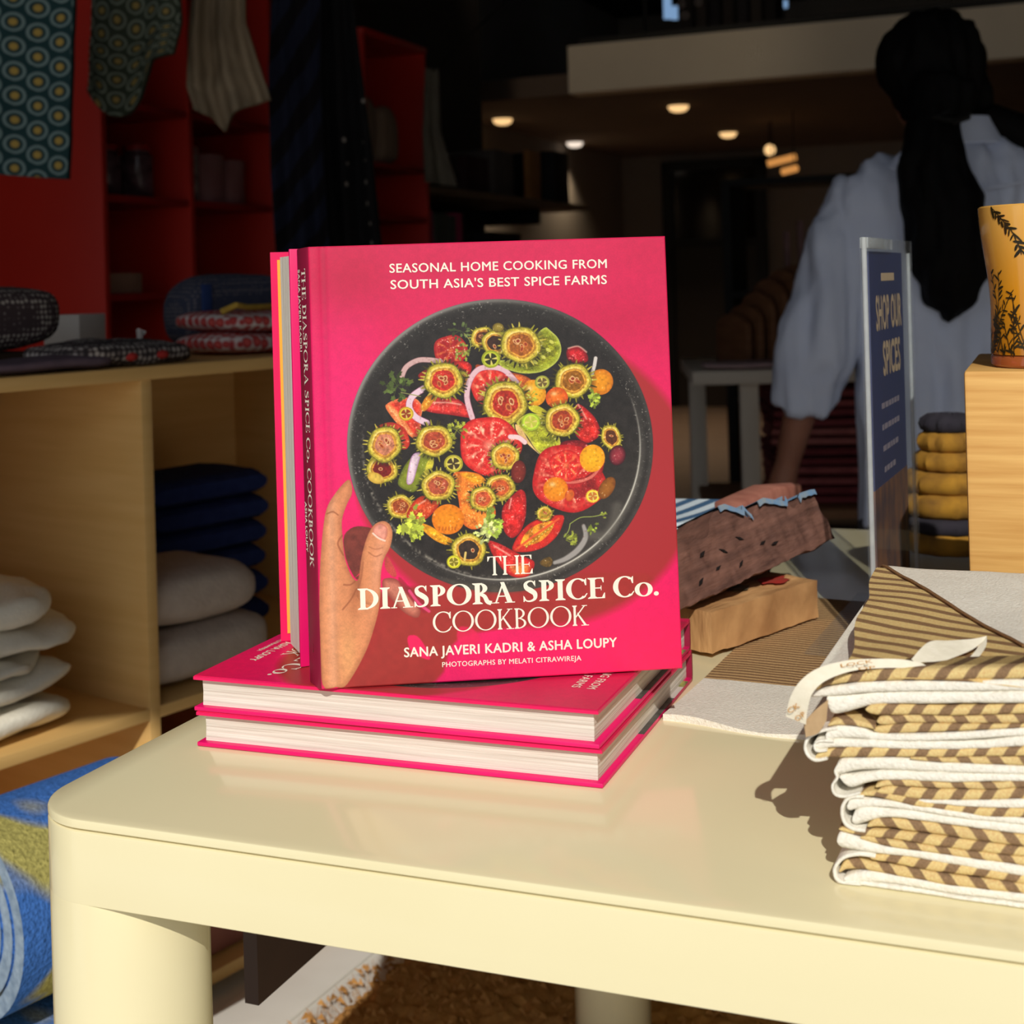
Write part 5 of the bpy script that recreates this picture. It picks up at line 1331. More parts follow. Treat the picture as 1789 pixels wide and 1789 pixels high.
m_redc = mat('red_cloth', (196, 54, 48), .9, (170, 44, 42), 60)
for x, y in ((-.02, -.058), (.03, -.060), (.075, -.05)): MB().ball((x, y, .012), .007, 8, 0, (1.4, .8, .8)).build('red_patch', m_redc, pt)
MB().tube([(.07, .02, .026), (.078, .03, .040), (.084, .026, .036)], .004, 8).build('tassel', mat('pale_cord', (210, 200, 196), .9, (190, 180, 176), 90), pt)
o = MB().box((-.03, -.03, 0), (.03, .03, .062)).build('box', mat('white_card', (214, 208, 200), .8, (206, 200, 192), 20), bevel=.001); o.matrix_world = onshelf(.115, .30) @ Matrix.Rotation(.3, 4, 'Z')
tag(o, 'small white card box standing on the low shelf top', 'box')
m_redw = mat('red_white_weave', (196, 70, 66), .9); checks(m_redw, (206, 84, 78), (170, 52, 54), 70, (214, 204, 200))
for k in range(2):
    t = thing('pouch', ('lower' if k == 0 else 'upper') + ' red and white woven pouch on the low shelf top beside the books', 'pouch', M=onshelf(.305 + .004 * k, .13, ST + .031 * k), group='red and white woven pouches')
    pillow_mesh(.23, .15, .031, 60 + k, .002, amp=.003).build('cloth', m_redw, t)
    if k: MB().tube([(-.10, -.03, .029), (-.085, -.045, .038), (-.06, -.04, .034), (0, -.03, .034), (.08, -.03, .033)], .0045, 8).build('zip_edge', mat('yellow_braid', (196, 160, 62), .8, (176, 140, 52), 90), t)
m_bluep = mat('blue_dotted_weave', (60, 66, 84), .9); checks(m_bluep, (110, 104, 108), (58, 62, 82), 170)
t = thing('cushion', 'blue-grey dotted cushion standing on the low shelf top, left of the books', 'cushion', M=onshelf(.375, .27) @ Matrix.Rotation(math.radians(-8), 4, 'Z'))
pillow_mesh(.20, .10, .115, 63, .004, amp=.005, sq=2.6).build('cloth', m_bluep, t)
MB().box((-.080, -.052, .03), (-.064, -.047, .10)).build('blue_tab', mat('blue_tab_cloth', (44, 66, 120), .9, (38, 58, 108), 60), t, bevel=.001)

# rolled rugs on the floor under the shelf
m_rug = bpy.data.materials.new('swirl_rug'); nt, N, L_, p = nodes_of(m_rug); p.inputs['Roughness'].default_value = 1.0; p.inputs['Specular IOR Level'].default_value = .05
tc = N.new('ShaderNodeTexCoord'); nz = N.new('ShaderNodeTexNoise'); nz.inputs['Scale'].default_value = 5.2; nz.inputs['Detail'].default_value = 1.2; nz.inputs['Distortion'].default_value = 1.4
L_.new(tc.outputs['Object'], nz.inputs['Vector']); r_ = N.new('ShaderNodeValToRGB'); el = r_.color_ramp.elements; r_.color_ramp.interpolation = 'LINEAR'
el[0].position = .44; el[0].color = (*lin((66, 112, 186)), 1); el[1].position = .50; el[1].color = (*lin((172, 164, 96)), 1)
L_.new(nz.outputs['Fac'], r_.inputs[0]); n2 = N.new('ShaderNodeTexNoise'); n2.inputs['Scale'].default_value = 260; L_.new(tc.outputs['Object'], n2.inputs['Vector'])
mxx = N.new('ShaderNodeMix'); mxx.data_type = 'RGBA'; mxx.blend_type = 'OVERLAY'; mxx.inputs['Factor'].default_value = .6; L_.new(r_.outputs[0], mxx.inputs['A']); L_.new(n2.outputs['Fac'], mxx.inputs['B']); L_.new(mxx.outputs['Result'], p.inputs['Base Color'])
b_ = N.new('ShaderNodeBump'); b_.inputs['Strength'].default_value = .8; b_.inputs['Distance'].default_value = .003; L_.new(n2.outputs['Fac'], b_.inputs['Height']); L_.new(b_.outputs[0], p.inputs['Normal'])
m_rugb = mat('rug_backing', (150, 168, 186), .95, (110, 130, 152), 90, bump=.6, bscale=200)
def rug_roll(label, c, R, dirv, length, turns=3.2):
    t = thing('rolled_rug', label, 'rug', M=frame(dirv, Vector((-dirv.y, dirv.x, 0)), ZZ, c), group='rolled swirl rugs')
    th = .016; pts = []; n = 120
    for k in range(n + 1):
        a = 2 * math.pi * turns * k / n; r = R - th / 2 - (th * 1.12) * (a / (2 * math.pi)); pts.append((r * math.cos(a + 1.2), r * math.sin(a + 1.2) + R))
    outer = MB(); 
    def ringat(x):
        o_, i_ = [], []
        for k, (a, b) in enumerate(pts):
            q = pts[min(k + 1, n)]; w = pts[max(k - 1, 0)]; dx, dz = q[0] - w[0], q[1] - w[1]; l = math.hypot(dx, dz); nx, nz_ = dz / l, -dx / l
            o_.append((x, a + nx * th / 2, max(.0004, b + nz_ * th / 2))); i_.append((x, a - nx * th / 2, b - nz_ * th / 2))
        return o_ + i_[::-1]
    xs = [0, .006, length * .3, length * .6, length - .006, length]
    outer.loft([ringat(x) for x in xs], cap=False).build('pile', m_rug, t, angle=70)
    end = MB(); A = ringat(.0015); m_ = len(A)
    end.add(A, [(k, k + 1, m_ - 2 - k, m_ - 1 - k) for k in range(n)])
    end.build('rolled_end', m_rugb, t)
    return t
rc = at(-62, 1590, 1.31)
def rollpos(R, z, t0=0.0, off=0.0): q = Vector((rc.x, rc.y, 0)) + FX * t0 + Vector((.799, -.602, 0)) * off; return Vector((q.x, q.y, z))
rug_roll('rolled blue and olive swirl rug, upper of the two rolls left of the table leg', rollpos(.10, .314), .10, FX, .19)
rug_roll('rolled blue and olive swirl rug, lower of the two rolls, lying on the white deck', rollpos(.101, DK + .0006, .0), .101, FX, .17)
o = MB().box((0, 0, 0), (.26, .28, .25)).build('storage_box', mat('bounce_lit_ply_tone', (172, 112, 96), .8, (150, 94, 80), 14, bump=.3), bevel=.006)  # added box: its terracotta stands for warm light bounced onto the ply
o.matrix_world = MSH @ Matrix.Translation((.02, .03, SB_ + .0165)); tag(o, 'added box, terracotta like ply in warm bounce light, in the lowest right bay of the plywood shelf, seen under the table', 'box')

# ================================================================ red casework along the left wall
m_red = mat('red_lacquer', (214, 46, 30), 0.45, (204, 42, 28), 3)
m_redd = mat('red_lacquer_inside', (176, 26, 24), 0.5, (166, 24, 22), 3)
RB, RA0 = -2.32, 2.945
def cab(name, label, a0, cols, zsh, ztop, b=RB, dep=.5):
    t = thing(name, label, 'cabinet', M=MS @ Matrix.Translation((b, a0, 0)))
    L = sum(cols) + .02
    MB().box((-dep, 0, G + .0004), (0, .02, ztop)).build('end_panel', m_red, t, bevel=.001)
    MB().box((-dep, L - .02, G + .0004), (0, L, ztop)).build('end_panel', m_red, t, bevel=.001)
    MB().box((-dep, .02, G + .0004), (-dep + .012, L - .02, ztop)).build('back_panel', m_redd, t, smooth=False)
    MB().box((-dep, 0, ztop), (0.004, L, ztop + .022)).build('top_board', m_red, t, bevel=.001)
    a = .0
    for c in cols[:-1]:
        a += c; MB().box((-dep + .012, a, G + .0004), (0, a + .02, ztop)).build('upright', m_red, t, bevel=.001)
    a = 0
    for c in cols:
        for z in zsh: MB().box((-dep + .012, a + .02, z - .018), (-.004, a + c, z)).build('shelf_board', m_redd, t, smooth=False)
        a += c
    return t
cab('cubby_cabinet', 'tall red cubby cabinet with two columns of shelves behind the hanging garments', RA0, (.385, .44), (.55, 1.0, 1.26, 1.51), 1.95)
cab('open_cabinet', 'narrow red open cabinet further back, beside the dark scarves', RA0 + 1.45, (.50,), (.5, .98, 1.26, 1.45), 1.90)
MC = MS @ Matrix.Translation((RB, RA0, 0))
m_jar = mat('pale_printed_paper', (206, 184, 176), .8, (120, 90, 90), 34)
m_pinkp = mat('dusty_pink_paper', (196, 146, 140), .8, (168, 112, 110), 26, (1, 1, .2))
m_gls = mat('jar_glass', (120, 90, 96), .2, (70, 50, 54), 30)
def jar(x, y, z, r, h, m, label, group):
    t = thing('jar', label, 'jar', M=MC @ Matrix.Translation((x, y, z + .0006)), group=group)
    MB().lathe([(r * .9, 0), (r, .006), (r, h * .8), (r * .8, h * .86), (r * .8, h * .9)], 20).build('glass', m, t)
    MB().lathe([(r * .86, h * .9), (r * .86, h), (r * .8, h * 1.01)], 20).build('lid', m_redd, t)
for k, (y, h) in enumerate(((.10, .165), (.20, .15), (.305, .155))):
    jar(-.12 - .03 * (k % 2), y, 1.26, .045, h, m_gls, ['printed jar nearest the left upright on the first cubby shelf', 'printed jar in the middle of the first cubby shelf', 'printed jar at the right of the first cubby shelf'][k], 'jars on the first cubby shelf')
for k, (y, r, h) in enumerate(((.50, .05, .16), (.62, .055, .145), (.735, .055, .135))):
    t = thing('canister', ['patterned canister at the left of the second cubby shelf', 'dusty pink paper canister in the middle of the second cubby shelf', 'dusty pink paper canister at the right of the second cubby shelf'][k], 'canister', M=MC @ Matrix.Translation((-.11, y, 1.26 + .0006)), group='canisters on the second cubby shelf')
    MB().lathe([(r, 0), (r, h)], 24).build('body', m_jar if k == 0 else m_pinkp, t); MB().lathe([(r + .002, h - .02), (r + .002, h + .004), (r - .004, h + .006)], 24).build('lid', m_pinkp, t)
o = MB().box((-.06, -.075, 0), (.06, .075, .055)).build('box', mat('tan_card_box', (176, 134, 110), .8, (160, 120, 98), 20), bevel=.002); o.matrix_world = MC @ Matrix.Translation((-.09, .12, 1.0 + .0006)); tag(o, 'tan card box on the low cubby shelf, above the white card box', 'box')
MD = MS @ Matrix.Translation((RB, RA0 + 1.45, 0))
m_bg = mat('beige_cloth', (176, 150, 124), .95, (150, 124, 100), 12, (1, 1, .3))
for k, (y, h) in enumerate(((.12, .26), (.30, .22))):
    o = pillow_mesh(.14, .14, h, 70 + k, .01, amp=.02).build('folded_cloth', m_bg); o.matrix_world = MD @ Matrix.Translation((-.12, y + .02, 1.45 + .0006)) @ Matrix.Rotation(math.pi / 2, 4, 'Z')
    tag(o, ['beige cloth bundle at the left of the upper open cabinet shelf', 'beige cloth bundle at the right of the upper open cabinet shelf'][k], 'cloth', 'beige bundles in the open cabinet')
o = MB().ball((0, 0, .09), .09, 20, 0, (1, 1.1, 1)).build('paper_globe', mat('dusty_rose_paper', (186, 120, 122), .8, (160, 100, 104), 20)); o.matrix_world = MD @ Matrix.Translation((-.12, .24, 1.26 - .26 + .0006 - .02)); tag(o, 'round dusty rose paper globe on the lower open cabinet shelf', 'ornament')

# ================================================================ garments hanging at the upper left
def mat_scallop(name, cols, f):
    m = bpy.data.materials.new(name); nt, N, L, p = nodes_of(m); p.inputs['Roughness'].default_value = .9
    tc = N.new('ShaderNodeTexCoord'); sp = N.new('ShaderNodeSeparateXYZ'); mp = N.new('ShaderNodeMapping'); mp.inputs['Rotation'].default_value = (0, 0, .45); mp.inputs['Scale'].default_value = (f, f * 1.2, 1)
    L.new(tc.outputs['UV'], mp.inputs[0]); L.new(mp.outputs[0], sp.inputs[0])
    def mt(op, a, b=None):
        n = N.new('ShaderNodeMath'); n.operation = op
        for k, v in enumerate((a, b)):
            if v is None: continue
            if hasattr(v, 'default_value'): L.new(v, n.inputs[k])
            else: n.inputs[k].default_value = v
        return n.outputs[0]
    row = mt('FLOOR', sp.outputs['Y']); off = mt('MULTIPLY', mt('MODULO', row, 2.0), .5)
    fu = mt('SUBTRACT', mt('FRACT', mt('ADD', sp.outputs['X'], off)), .5); fv = mt('SUBTRACT', mt('FRACT', sp.outputs['Y']), .42)
    d = mt('SQRT', mt('ADD', mt('MULTIPLY', fu, fu), mt('MULTIPLY', fv, fv)))
    r = N.new('ShaderNodeValToRGB'); e = r.color_ramp.elements; r.color_ramp.interpolation = 'LINEAR'
    stops = [(.0, cols[0]), (.14, cols[0]), (.20, cols[1]), (.30, cols[1]), (.34, cols[2]), (.42, cols[2]), (.46, cols[1]), (1.0, cols[1])]
    e[0].position = 0; e[0].color = (*lin(stops[0][1]), 1); e[1].position = 1; e[1].color = (*lin(stops[-1][1]), 1)
    for ps, c in stops[1:-1]: q = e.new(ps); q.color = (*lin(c), 1)
    L.new(d, r.inputs[0]); L.new(r.outputs[0], p.inputs['Base Color']); return m
m_teal = mat_scallop('teal_scallop_print', ((186, 156, 76), (26, 62, 66), (126, 150, 150)), 21)
m_teal2 = mat_scallop('olive_scallop_print', ((176, 150, 84), (66, 76, 62), (136, 146, 130)), 25)
rail = thing('hanging_rail', 'garment rail above the frame at upper left, holding the hanging clothes', 'rail', (0, 0, 0))
ra, rb = Vector((-1.35, 2.62, 1.93)), Vector((.05, 4.4, 1.93))
MB().tube([ra, rb], .012, 10).build('bar', m_black, rail)
for f in (.1, .9): q = ra.lerp(rb, f); MB().tube([q, (q.x, q.y, 3.5)], .006, 8).build('hanger_rod', m_black, rail)
def drape(name, label, cat, outline_l, outline_r, Y, m, amp=.012, waves=3, dep=.02, nu=40, nv=50, seed=0, hem=None):
    """hanging cloth between a left and a right edge given as pixel polylines at depth Y; hem(i) lengthens the bottom"""
    t = thing(name, label, cat, (0, 0, 0))
    Lp = [at(x, y, Y) for x, y in outline_l]; Rp = [at(x, y, Y) for x, y in outline_r]
    def along(P, f):
        f *= len(P) - 1; k = min(int(f), len(P) - 2); return P[k].lerp(P[k + 1], f - k)
    def fn(s, back):
        def g(i, j):
            h = hem(i) if hem else 0
            a, b = along(Lp, j), along(Rp, j); q = a.lerp(b, i) + Vector((0, 0, -h * j ** 2))
            y = amp * math.sin(i * waves * 6.28 + seed + .8 * j) * (.4 + .6 * j) + .6 * amp * fbm((i * 4 + seed, j * 4, 2))
            return (q.x, q.y + y + back, q.z)
        return g
    W_ = (Rp[-1] - Lp[-1]).length; H_ = (Lp[0] - Lp[-1]).length
    mb = MB(); mb.grid(fn(0, 0), nu, nv, 0, lambda i, j: (i * W_, -j * H_)); mb.grid(fn(0, dep), nu, nv, 0, lambda i, j: (i * W_, -j * H_))
    w = nu + 1; n = w * (nv + 1)
    for lo in ([k for k in range(w)], [nv * w + k for k in range(w)], [k * w for k in range(nv + 1)], [k * w + nu for k in range(nv + 1)]):
        for a, b in zip(lo[:-1], lo[1:]): mb.f.append([a, b, b + n, a + n]); mb.m.append(0); mb.uv.append(None)
    mb.build('cloth', m, t, angle=60)
    tp_ = (Lp[0] + Rp[0]) / 2; f = max(0, min(1, (tp_.y - ra.y) / (rb.y - ra.y))); q = ra.lerp(rb, f)
    MB().tube([tp_ + Vector((0, dep / 2, -.01)), (q.x, q.y, q.z)], .003, 6).build('hanging_cord', m_black, t)
    return t
drape('printed_garment', 'teal scallop-print garment hanging at the far upper left', 'garment', [(-130, -90), (-130, 295)], [(132, -90), (120, 313)], 2.62, m_teal, .010, 1.4, seed=1)
drape('printed_garment', 'olive scallop-print garment with a sleeve, second from the left', 'garment', [(160, -90), (156, 60), (150, 158)], [(312, -90), (316, 40), (300, 92)], 2.95, m_teal2, .018, 1.6, seed=2, hem=lambda i: .085 * math.sin(min(1, i * 1.25) * math.pi) ** 1.0 * (i < .8))
m_crm2 = mat_stripe('cream_ladder_weave', (176, 158, 132), (150, 132, 108), .024, .5, 0, wob=.006)
drape('cream_garment', 'cream woven garment with a pointed hem, hanging third from the left', 'garment', [(338, -90), (330, 60), (326, 150), (340, 192)], [(425, -90), (428, 40), (450, 110), (474, 190)], 3.2, m_crm2, .022, 2.0, seed=3, hem=lambda i: .028 * max(0, 1 - abs(i - .35) / .14) + .02 * math.sin(i * 5))
m_scf = mat_stripe('navy_diagonal_stripe', (38, 42, 62), (28, 25, 30), .075, .5, math.radians(35), wob=.01, weave=False)
drape('striped_scarf', 'dark navy diagonally striped scarf hanging left above the books', 'scarf', [(478, -90), (470, 120), (474, 300), (484, 440)], [(560, -90), (560, 120), (566, 300), (578, 440)], 3.5, m_scf, .02, 2, seed=4)
m_dot = mat('black_dotted_cloth', (18, 17, 20), .9); checks(m_dot, (170, 160, 150), (16, 15, 18), 19); m_dot.node_tree.nodes['Color Ramp'].color_ramp.elements[0].position = .10; m_dot.node_tree.nodes['Color Ramp'].color_ramp.elements[1].position = .14
drape('dotted_scarf', 'black scarf with scattered pale dots hanging beside the red cabinet', 'scarf', [(556, -90), (552, 120), (560, 300), (570, 440)], [(606, -90), (626, 80), (650, 260), (668, 440)], 3.6, m_dot, .025, 2, seed=5)
# ================================================================ goods along the rear left wall
m_sb = mat('oak_board', (150, 122, 92), .6, (134, 106, 78), 8, (1, 10, 1))
MW = MS
t = thing('wall_shelf', 'long oak wall shelf receding along the rear left wall', 'shelf', M=MS)
MB().box((-2.85, 4.98, 1.375), (-2.42, 7.1, 1.405)).build('board', m_sb, t, bevel=.002)
for a in (5.3, 6.7): MB().box((-2.85, a, 1.30), (-2.55, a + .03, 1.375)).build('bracket', m_frame, t, smooth=False)
t = thing('wall_shelf', 'lower oak wall shelf behind the standing cookbook top', 'shelf', M=MS)
MB().box((-2.85, 4.98, 1.075), (-2.38, 7.1, 1.105)).build('board', m_sb, t, bevel=.002)
for a in (5.3, 6.7): MB().box((-2.85, a, 1.0), (-2.55, a + .03, 1.075)).build('bracket', m_frame, t, smooth=False)
def wbox(name, label, cat, b, a, z, sx, sy, sz, m, group=None):
    o = MB().box((-sx / 2, -sy / 2, 0), (sx / 2, sy / 2, sz)).build(name, m, bevel=.003); o.matrix_world = MS @ Matrix.Translation((b, a, z + .0006)); tag(o, label, cat, group); return o
m_dk1 = mat('charcoal_card', (34, 30, 30), .7, (28, 25, 25), 10); m_dk2 = mat('plum_card', (70, 34, 38), .7, (60, 28, 32), 10); m_tan = mat('warm_wood_panel', (190, 130, 70), .5, (176, 118, 60), 6, (1, 1, 8))
m_grey = mat('grey_card', (110, 100, 94), .8, (98, 88, 82), 10)
wbox('storage_box', 'charcoal box standing at the near end of the upper wall shelf', 'box', -2.62, 5.45, 1.405, .25, .28, .15, m_dk1)
wbox('storage_box', 'plum coloured box second along the upper wall shelf', 'box', -2.62, 5.80, 1.405, .25, .26, .17, m_dk2)
wbox('storage_box', 'grey box third along the upper wall shelf', 'box', -2.62, 6.12, 1.405, .25, .24, .22, m_grey)
wbox('wood_panel', 'upright warm wooden panel lit on the upper wall shelf', 'panel', -2.50, 6.50, 1.405, .03, .16, .25, m_tan)
wbox('storage_box', 'dark box at the far end of the upper wall shelf', 'box', -2.60, 6.86, 1.405, .25, .22, .27, m_dk1)
m_pk = mat('pink_spine', (196, 60, 110), .6, (180, 52, 100), 20); m_gg = mat('grey_green_spine', (96, 98, 88), .6, (84, 86, 78), 20)
for k, (m, y, w) in enumerate(((m_pk, 5.10, .11), (m_gg, 5.235, .13), (m_gg, 5.345, .07), (m_pk, 5.42, .06))):
    wbox('book', ['pink book at the near end of the lower wall shelf', 'wide grey-green book on the lower wall shelf', 'narrow grey-green book on the lower wall shelf', 'narrow pink book right of the grey-green ones on the lower wall shelf'][k], 'book', -2.50, y, 1.105, .16, w, .20 - .008 * (k % 3), m, 'books on the lower wall shelf')
wbox('storage_box', 'black box on the lower wall shelf past the books', 'box', -2.55, 6.0, 1.105, .2, .4, .13, m_dk1)
drape('linen_panel', 'dim pale linen cloth hanging beside the open red cabinet', 'cloth', [(742, 120), (738, 230), (742, 318)], [(766, 120), (770, 230), (800, 326)], 5.1, mat('dim_linen', (120, 112, 96), .9, (108, 100, 86), 8), .02, 1.2, seed=9)

# ================================================================ upstairs behind the pale beam: hanging clothes, bright bits of window
t = thing('clothes_bar', 'long rail upstairs above the beam holding dark clothes', 'rail', M=MS)
MB().tube([(-2.6, 8.75, 3.02), (1.2, 8.75, 3.02)], .015, 8).build('bar', m_black, t)
for b in (-2.55, 1.15): MB().tube([(b, 8.75, 2.306), (b, 8.75, 3.02)], .015, 8).build('post', m_black, t)
cols = ((40, 34, 34), (58, 50, 48), (34, 30, 36), (52, 44, 42), (44, 40, 44), (62, 54, 50), (36, 30, 30))
for k in range(7):
    px = 893 + k * 23; p_ = at(px, 10, 8.9)
    o = MB().loft([[(x * s, y * s2, z) for x, y in ((-.032, -.12), (.032, -.12), (.036, .12), (-.036, .12))] for s, s2, z in ((.5, .6, .318), (1, 1, .27), (1.1, 1.1, -.22), (1.15, 1.1, -.24))]).build('garment', mat('dim_garment', cols[k], .9, tuple(int(c * .8) for c in cols[k]), 6, (1, 1, .1)), bevel=.006)
    o.matrix_world = Matrix.Translation(at(px, 0, 0) + Vector((0, 0, 0))) if False else MS @ Matrix.Translation((-2.24 + k * .088, 8.75, 2.68))
    tag(o, 'dim garment hanging upstairs above the beam, ' + ('first', 'second', 'third', 'fourth', 'fifth', 'sixth', 'seventh')[k] + ' from the left', 'garment', 'garments on the upstairs rail')
m_sky = emit('window_daylight', (150, 190, 236), .62)
def upwin(n, x0, y0, x1, y1):
    k = 11.0; a, b = at(x0, y1, k), at(x1, y0, k)
    o = struct('window_%d' % n, MB().box((a.x, k, a.z), (b.x, k + .02, b.z)), m_sky, smooth=False); return o
upwin(1, 1160, -30, 1172, 33); upwin(2, 1174, 10, 1184, 34); upwin(3, 1306, -30, 1323, 19); upwin(4, 1330, -6, 1340, 17); upwin(5, 1354, 0, 1376, 14)
sbox('trim_upstairs_wall', (-4.0, 10.9, 2.30), (3.6, 11.0, 3.5), m_black) if False else None
m_ring = mat('pale_ring', (150, 140, 140), .4, (130, 120, 120), 40)
for k, (x, y) in enumerate(((1190, 8), (1197, 27), (1220, 4))):
    p_ = at(x, y, 8.6); t = thing('curtain_ring', ('left', 'lowest', 'right')[k] + ' of three small pale rings hanging upstairs above the beam', 'ring', p_, group='pale rings upstairs')
    pts = [(.018 * math.cos(a), 0, .018 * math.sin(a)) for a in [q * 2 * math.pi / 20 for q in range(21)]]
    MB().tube(pts, .0045, 6, cap=False).build('hoop', m_ring, t); MB().tube([(0, 0, .018), (0, 0, 3.5 - p_.z)], .0016, 5).build('thread', m_black, t)

# ================================================================ cream bench table behind with folded textiles, wooden boards on it
m_bench = mat('bench_paint', (216, 206, 190), .6, (206, 196, 180), 5)
bt = thing('bench_table', 'pale bench table at the back holding the row of wooden boards', 'table', (.46, 3.62, G), math.radians(-4))
BZ = .957
MB().box((0, 0, BZ - .036), (1.25, .62, BZ)).build('tabletop', m_bench, bt, bevel=.003)
for x, y in ((.125, .03), (.02, .52), (1.16, .03), (1.16, .52)): MB().box((x, y, .0004), (x + .048, y + .048, BZ - .036)).build('leg', m_bench, bt, bevel=.002)
MB().box((.04, .05, .56), (1.2, .57, .585)).build('lower_shelf', mat('bench_shelf_wood', (150, 110, 78), .7, (136, 98, 68), 8), bt, bevel=.002)
MBt = Matrix.Translation((.46, 3.62, G)) @ Matrix.Rotation(math.radians(-4), 4, 'Z')
cr = [((150, 70, 74), (120, 52, 58)), ((170, 96, 96), (140, 70, 74)), ((128, 56, 62), (104, 44, 50)), ((176, 110, 106), (150, 84, 84)), ((138, 64, 68), (112, 50, 56)), ((160, 84, 84), (130, 62, 66))]
z = .585
for k in range(6):
    o = fold_mesh(.34, .36, .052, 2, 80 + k).build('folded_textile', mat('red_textile', cr[k][0], .95, cr[k][1], 26)); o.matrix_world = MBt @ Matrix.Translation((.40, .30, z + .0006)) @ Matrix.Rotation(.03 * (k % 3 - 1), 4, 'Z'); z += .0515
    tag(o, ('bottom', 'second', 'third', 'fourth', 'fifth', 'top')[k] + ' dusky red folded textile of the stack under the bench table', 'textile', 'red textiles under the bench')
m_bd = mat('brown_board', (134, 92, 62), .6, (112, 74, 48), 9, (1, 1, 6))
hts = (.14, .165, .20, .235, .26, .27, .262, .25)
for k, h in enumerate(hts):
    w = .20; pts = [(0, -w / 2, 0), (0, w / 2, 0), (0, w / 2, h * .72)] + [(0, w / 2 * math.cos(a), h * .72 + h * .28 * math.sin(a)) for a in [q * math.pi / 10 for q in range(1, 10)]] + [(0, -w / 2, h * .72)]
    o = MB().prism(pts, (.015, 0, 0)).build('wooden_board', m_bd, bevel=.002)
    o.matrix_world = MBt @ Matrix.Translation((.125 + k * .034, .26, BZ + .0006)) @ Matrix.Rotation(.35, 4, 'Z')
    tag(o, 'upright brown wooden board on the bench table, ' + ('first', 'second', 'third', 'fourth', 'fifth', 'sixth', 'seventh', 'eighth')[k] + ' from the left of the row', 'board', 'wooden boards on the bench')
for k, (x, h) in enumerate(((.31, .37), (.35, .40), (.385, .36))):
    o = MB().box((-.009, -.012, 0), (.009, .012, h)).build('wooden_rod', mat('mauve_wood', (120, 88, 84), .7, (104, 74, 72), 20), bevel=.003); o.matrix_world = MBt @ Matrix.Translation((x, .46, BZ + .0006))
    tag(o, ('left', 'middle', 'right')[k] + ' thin mauve wooden rod standing behind the boards on the bench', 'slat', 'wooden rods on the bench')
o = pillow_mesh(.22, .14, .02, 90, .001, amp=.003).build('folded_cloth', mat('pale_pink_cloth', (176, 150, 150), .9, (160, 134, 136), 20)); o.matrix_world = MBt @ Matrix.Translation((.14, .08, BZ + .0006)); tag(o, 'pale pink folded cloth lying in front of the wooden boards', 'cloth')
m_dkc = mat('dark_shelf_unit', (26, 23, 21), .7, (20, 18, 17), 6)
t = thing('display_unit', 'tall dark shelving unit right of the back doorway, behind the person', 'shelf', M=Matrix.Translation((1.0, 6.6, G + .0004)) @ Matrix.Rotation(math.radians(-20), 4, 'Z'))
for x in (0, 1.2, 2.4): MB().box((x, 0, 0), (x + .04, .4, 1.66)).build('upright', m_dkc, t, smooth=False)
for z in (.1, .6, 1.1, 1.63): MB().box((.04, .01, z), (2.4, .39, z + .03)).build('shelf_board', m_dkc, t, smooth=False)

# ================================================================ the person, seen from behind
PY = 2.7; PK = .9
class PB(MB):
    def tube(s, pts, rad, n=10, mi=0, cap=True):
        rad = [r * PK for r in rad] if hasattr(rad, '__len__') else rad * PK
        return MB.tube(s, pts, rad, n, mi, cap)
    def ball(s, c, r, n=16, mi=0, sq=(1, 1, 1)): return MB.ball(s, c, r * PK, n, mi, sq)
def pp(x, y, d=0.0): return at(x, y, PY) + Vector((0, d * PK, 0))
def remesh(name, mb, m, parent, vox, smooth=4, noise_amp=0.0, noise_s=8.0, fn=None):
    tmp = mb.build('tmp', m)
    md = tmp.modifiers.new('r', 'REMESH'); md.mode = 'VOXEL'; md.voxel_size = vox
    ms = tmp.modifiers.new('s', 'SMOOTH'); ms.factor = .5; ms.iterations = smooth
    dg = bpy.context.evaluated_depsgraph_get(); me = bpy.data.meshes.new_from_object(tmp.evaluated_get(dg)); me.name = name
    bpy.data.objects.remove(tmp)
    nrm = [v.normal.copy() for v in me.vertices]
    for v, n in zip(me.vertices, nrm):
        if noise_amp: v.co += n * noise_amp * fbm(v.co * noise_s)
        if fn: v.co += n * fn(v.co)
    me.polygons.foreach_set('use_smooth', [True] * len(me.polygons)); me.update()
    o = bpy.data.objects.new(name, me); COL.objects.link(o); o.parent = parent; return o
m_skin = mat('skin', (150, 100, 78), .55, (138, 90, 70), 30, bump=.05)
m_shirt = mat('pale_blue_shirt_cotton', (204, 212, 232), .9, (194, 203, 226), 12, bump=.2, bscale=60, spec=.15)
m_hair = mat('black_hair', (13, 11, 11), .7, (8, 7, 7), 60, (14, 14, 1), bump=.6, bscale=70, spec=.12)
m_trs = mat('grey_trousers', (74, 72, 76), .9, (66, 64, 68), 20)
person = thing('person', 'person seen from behind in a pale blue shirt with a long dark ponytail', 'person', (0, 0, 0))
hipz = at(1660, 930, PY).z
body = PB()
def ellring(c, rx, ry, n=24): return [(c.x + rx * PK * math.cos(2 * math.pi * k / n), c.y + ry * PK * math.sin(2 * math.pi * k / n), c.z) for k in range(n)]
cx = pp(1668, 400)
body.loft([ellring(pp(1668, y), rx, ry) for y, rx, ry in ((262, .06, .06), (290, .12, .08), (330, .17, .10), (480, .165, .105), (640, .145, .10), (760, .135, .095), (900, .165, .11), (980, .16, .11))])
body.tube([pp(1650, 300), pp(1645, 240), pp(1640, 190)], [.062, .052, .055], 16)
hc = pp(1634, 128, .02)
body.ball((hc.x, hc.y, hc.z), .090, 20, 0, (.88, 1.08, 1.22)); 
body.ball((hc.x - .011, hc.y + .040, hc.z - .050), .062, 16, 0, (.9, .9, 1.05))        # jaw, face away from us
body.ball((hc.x - .025, hc.y + .097, hc.z - .014), .016, 10, 0, (.7, 1, 1.2))           # nose
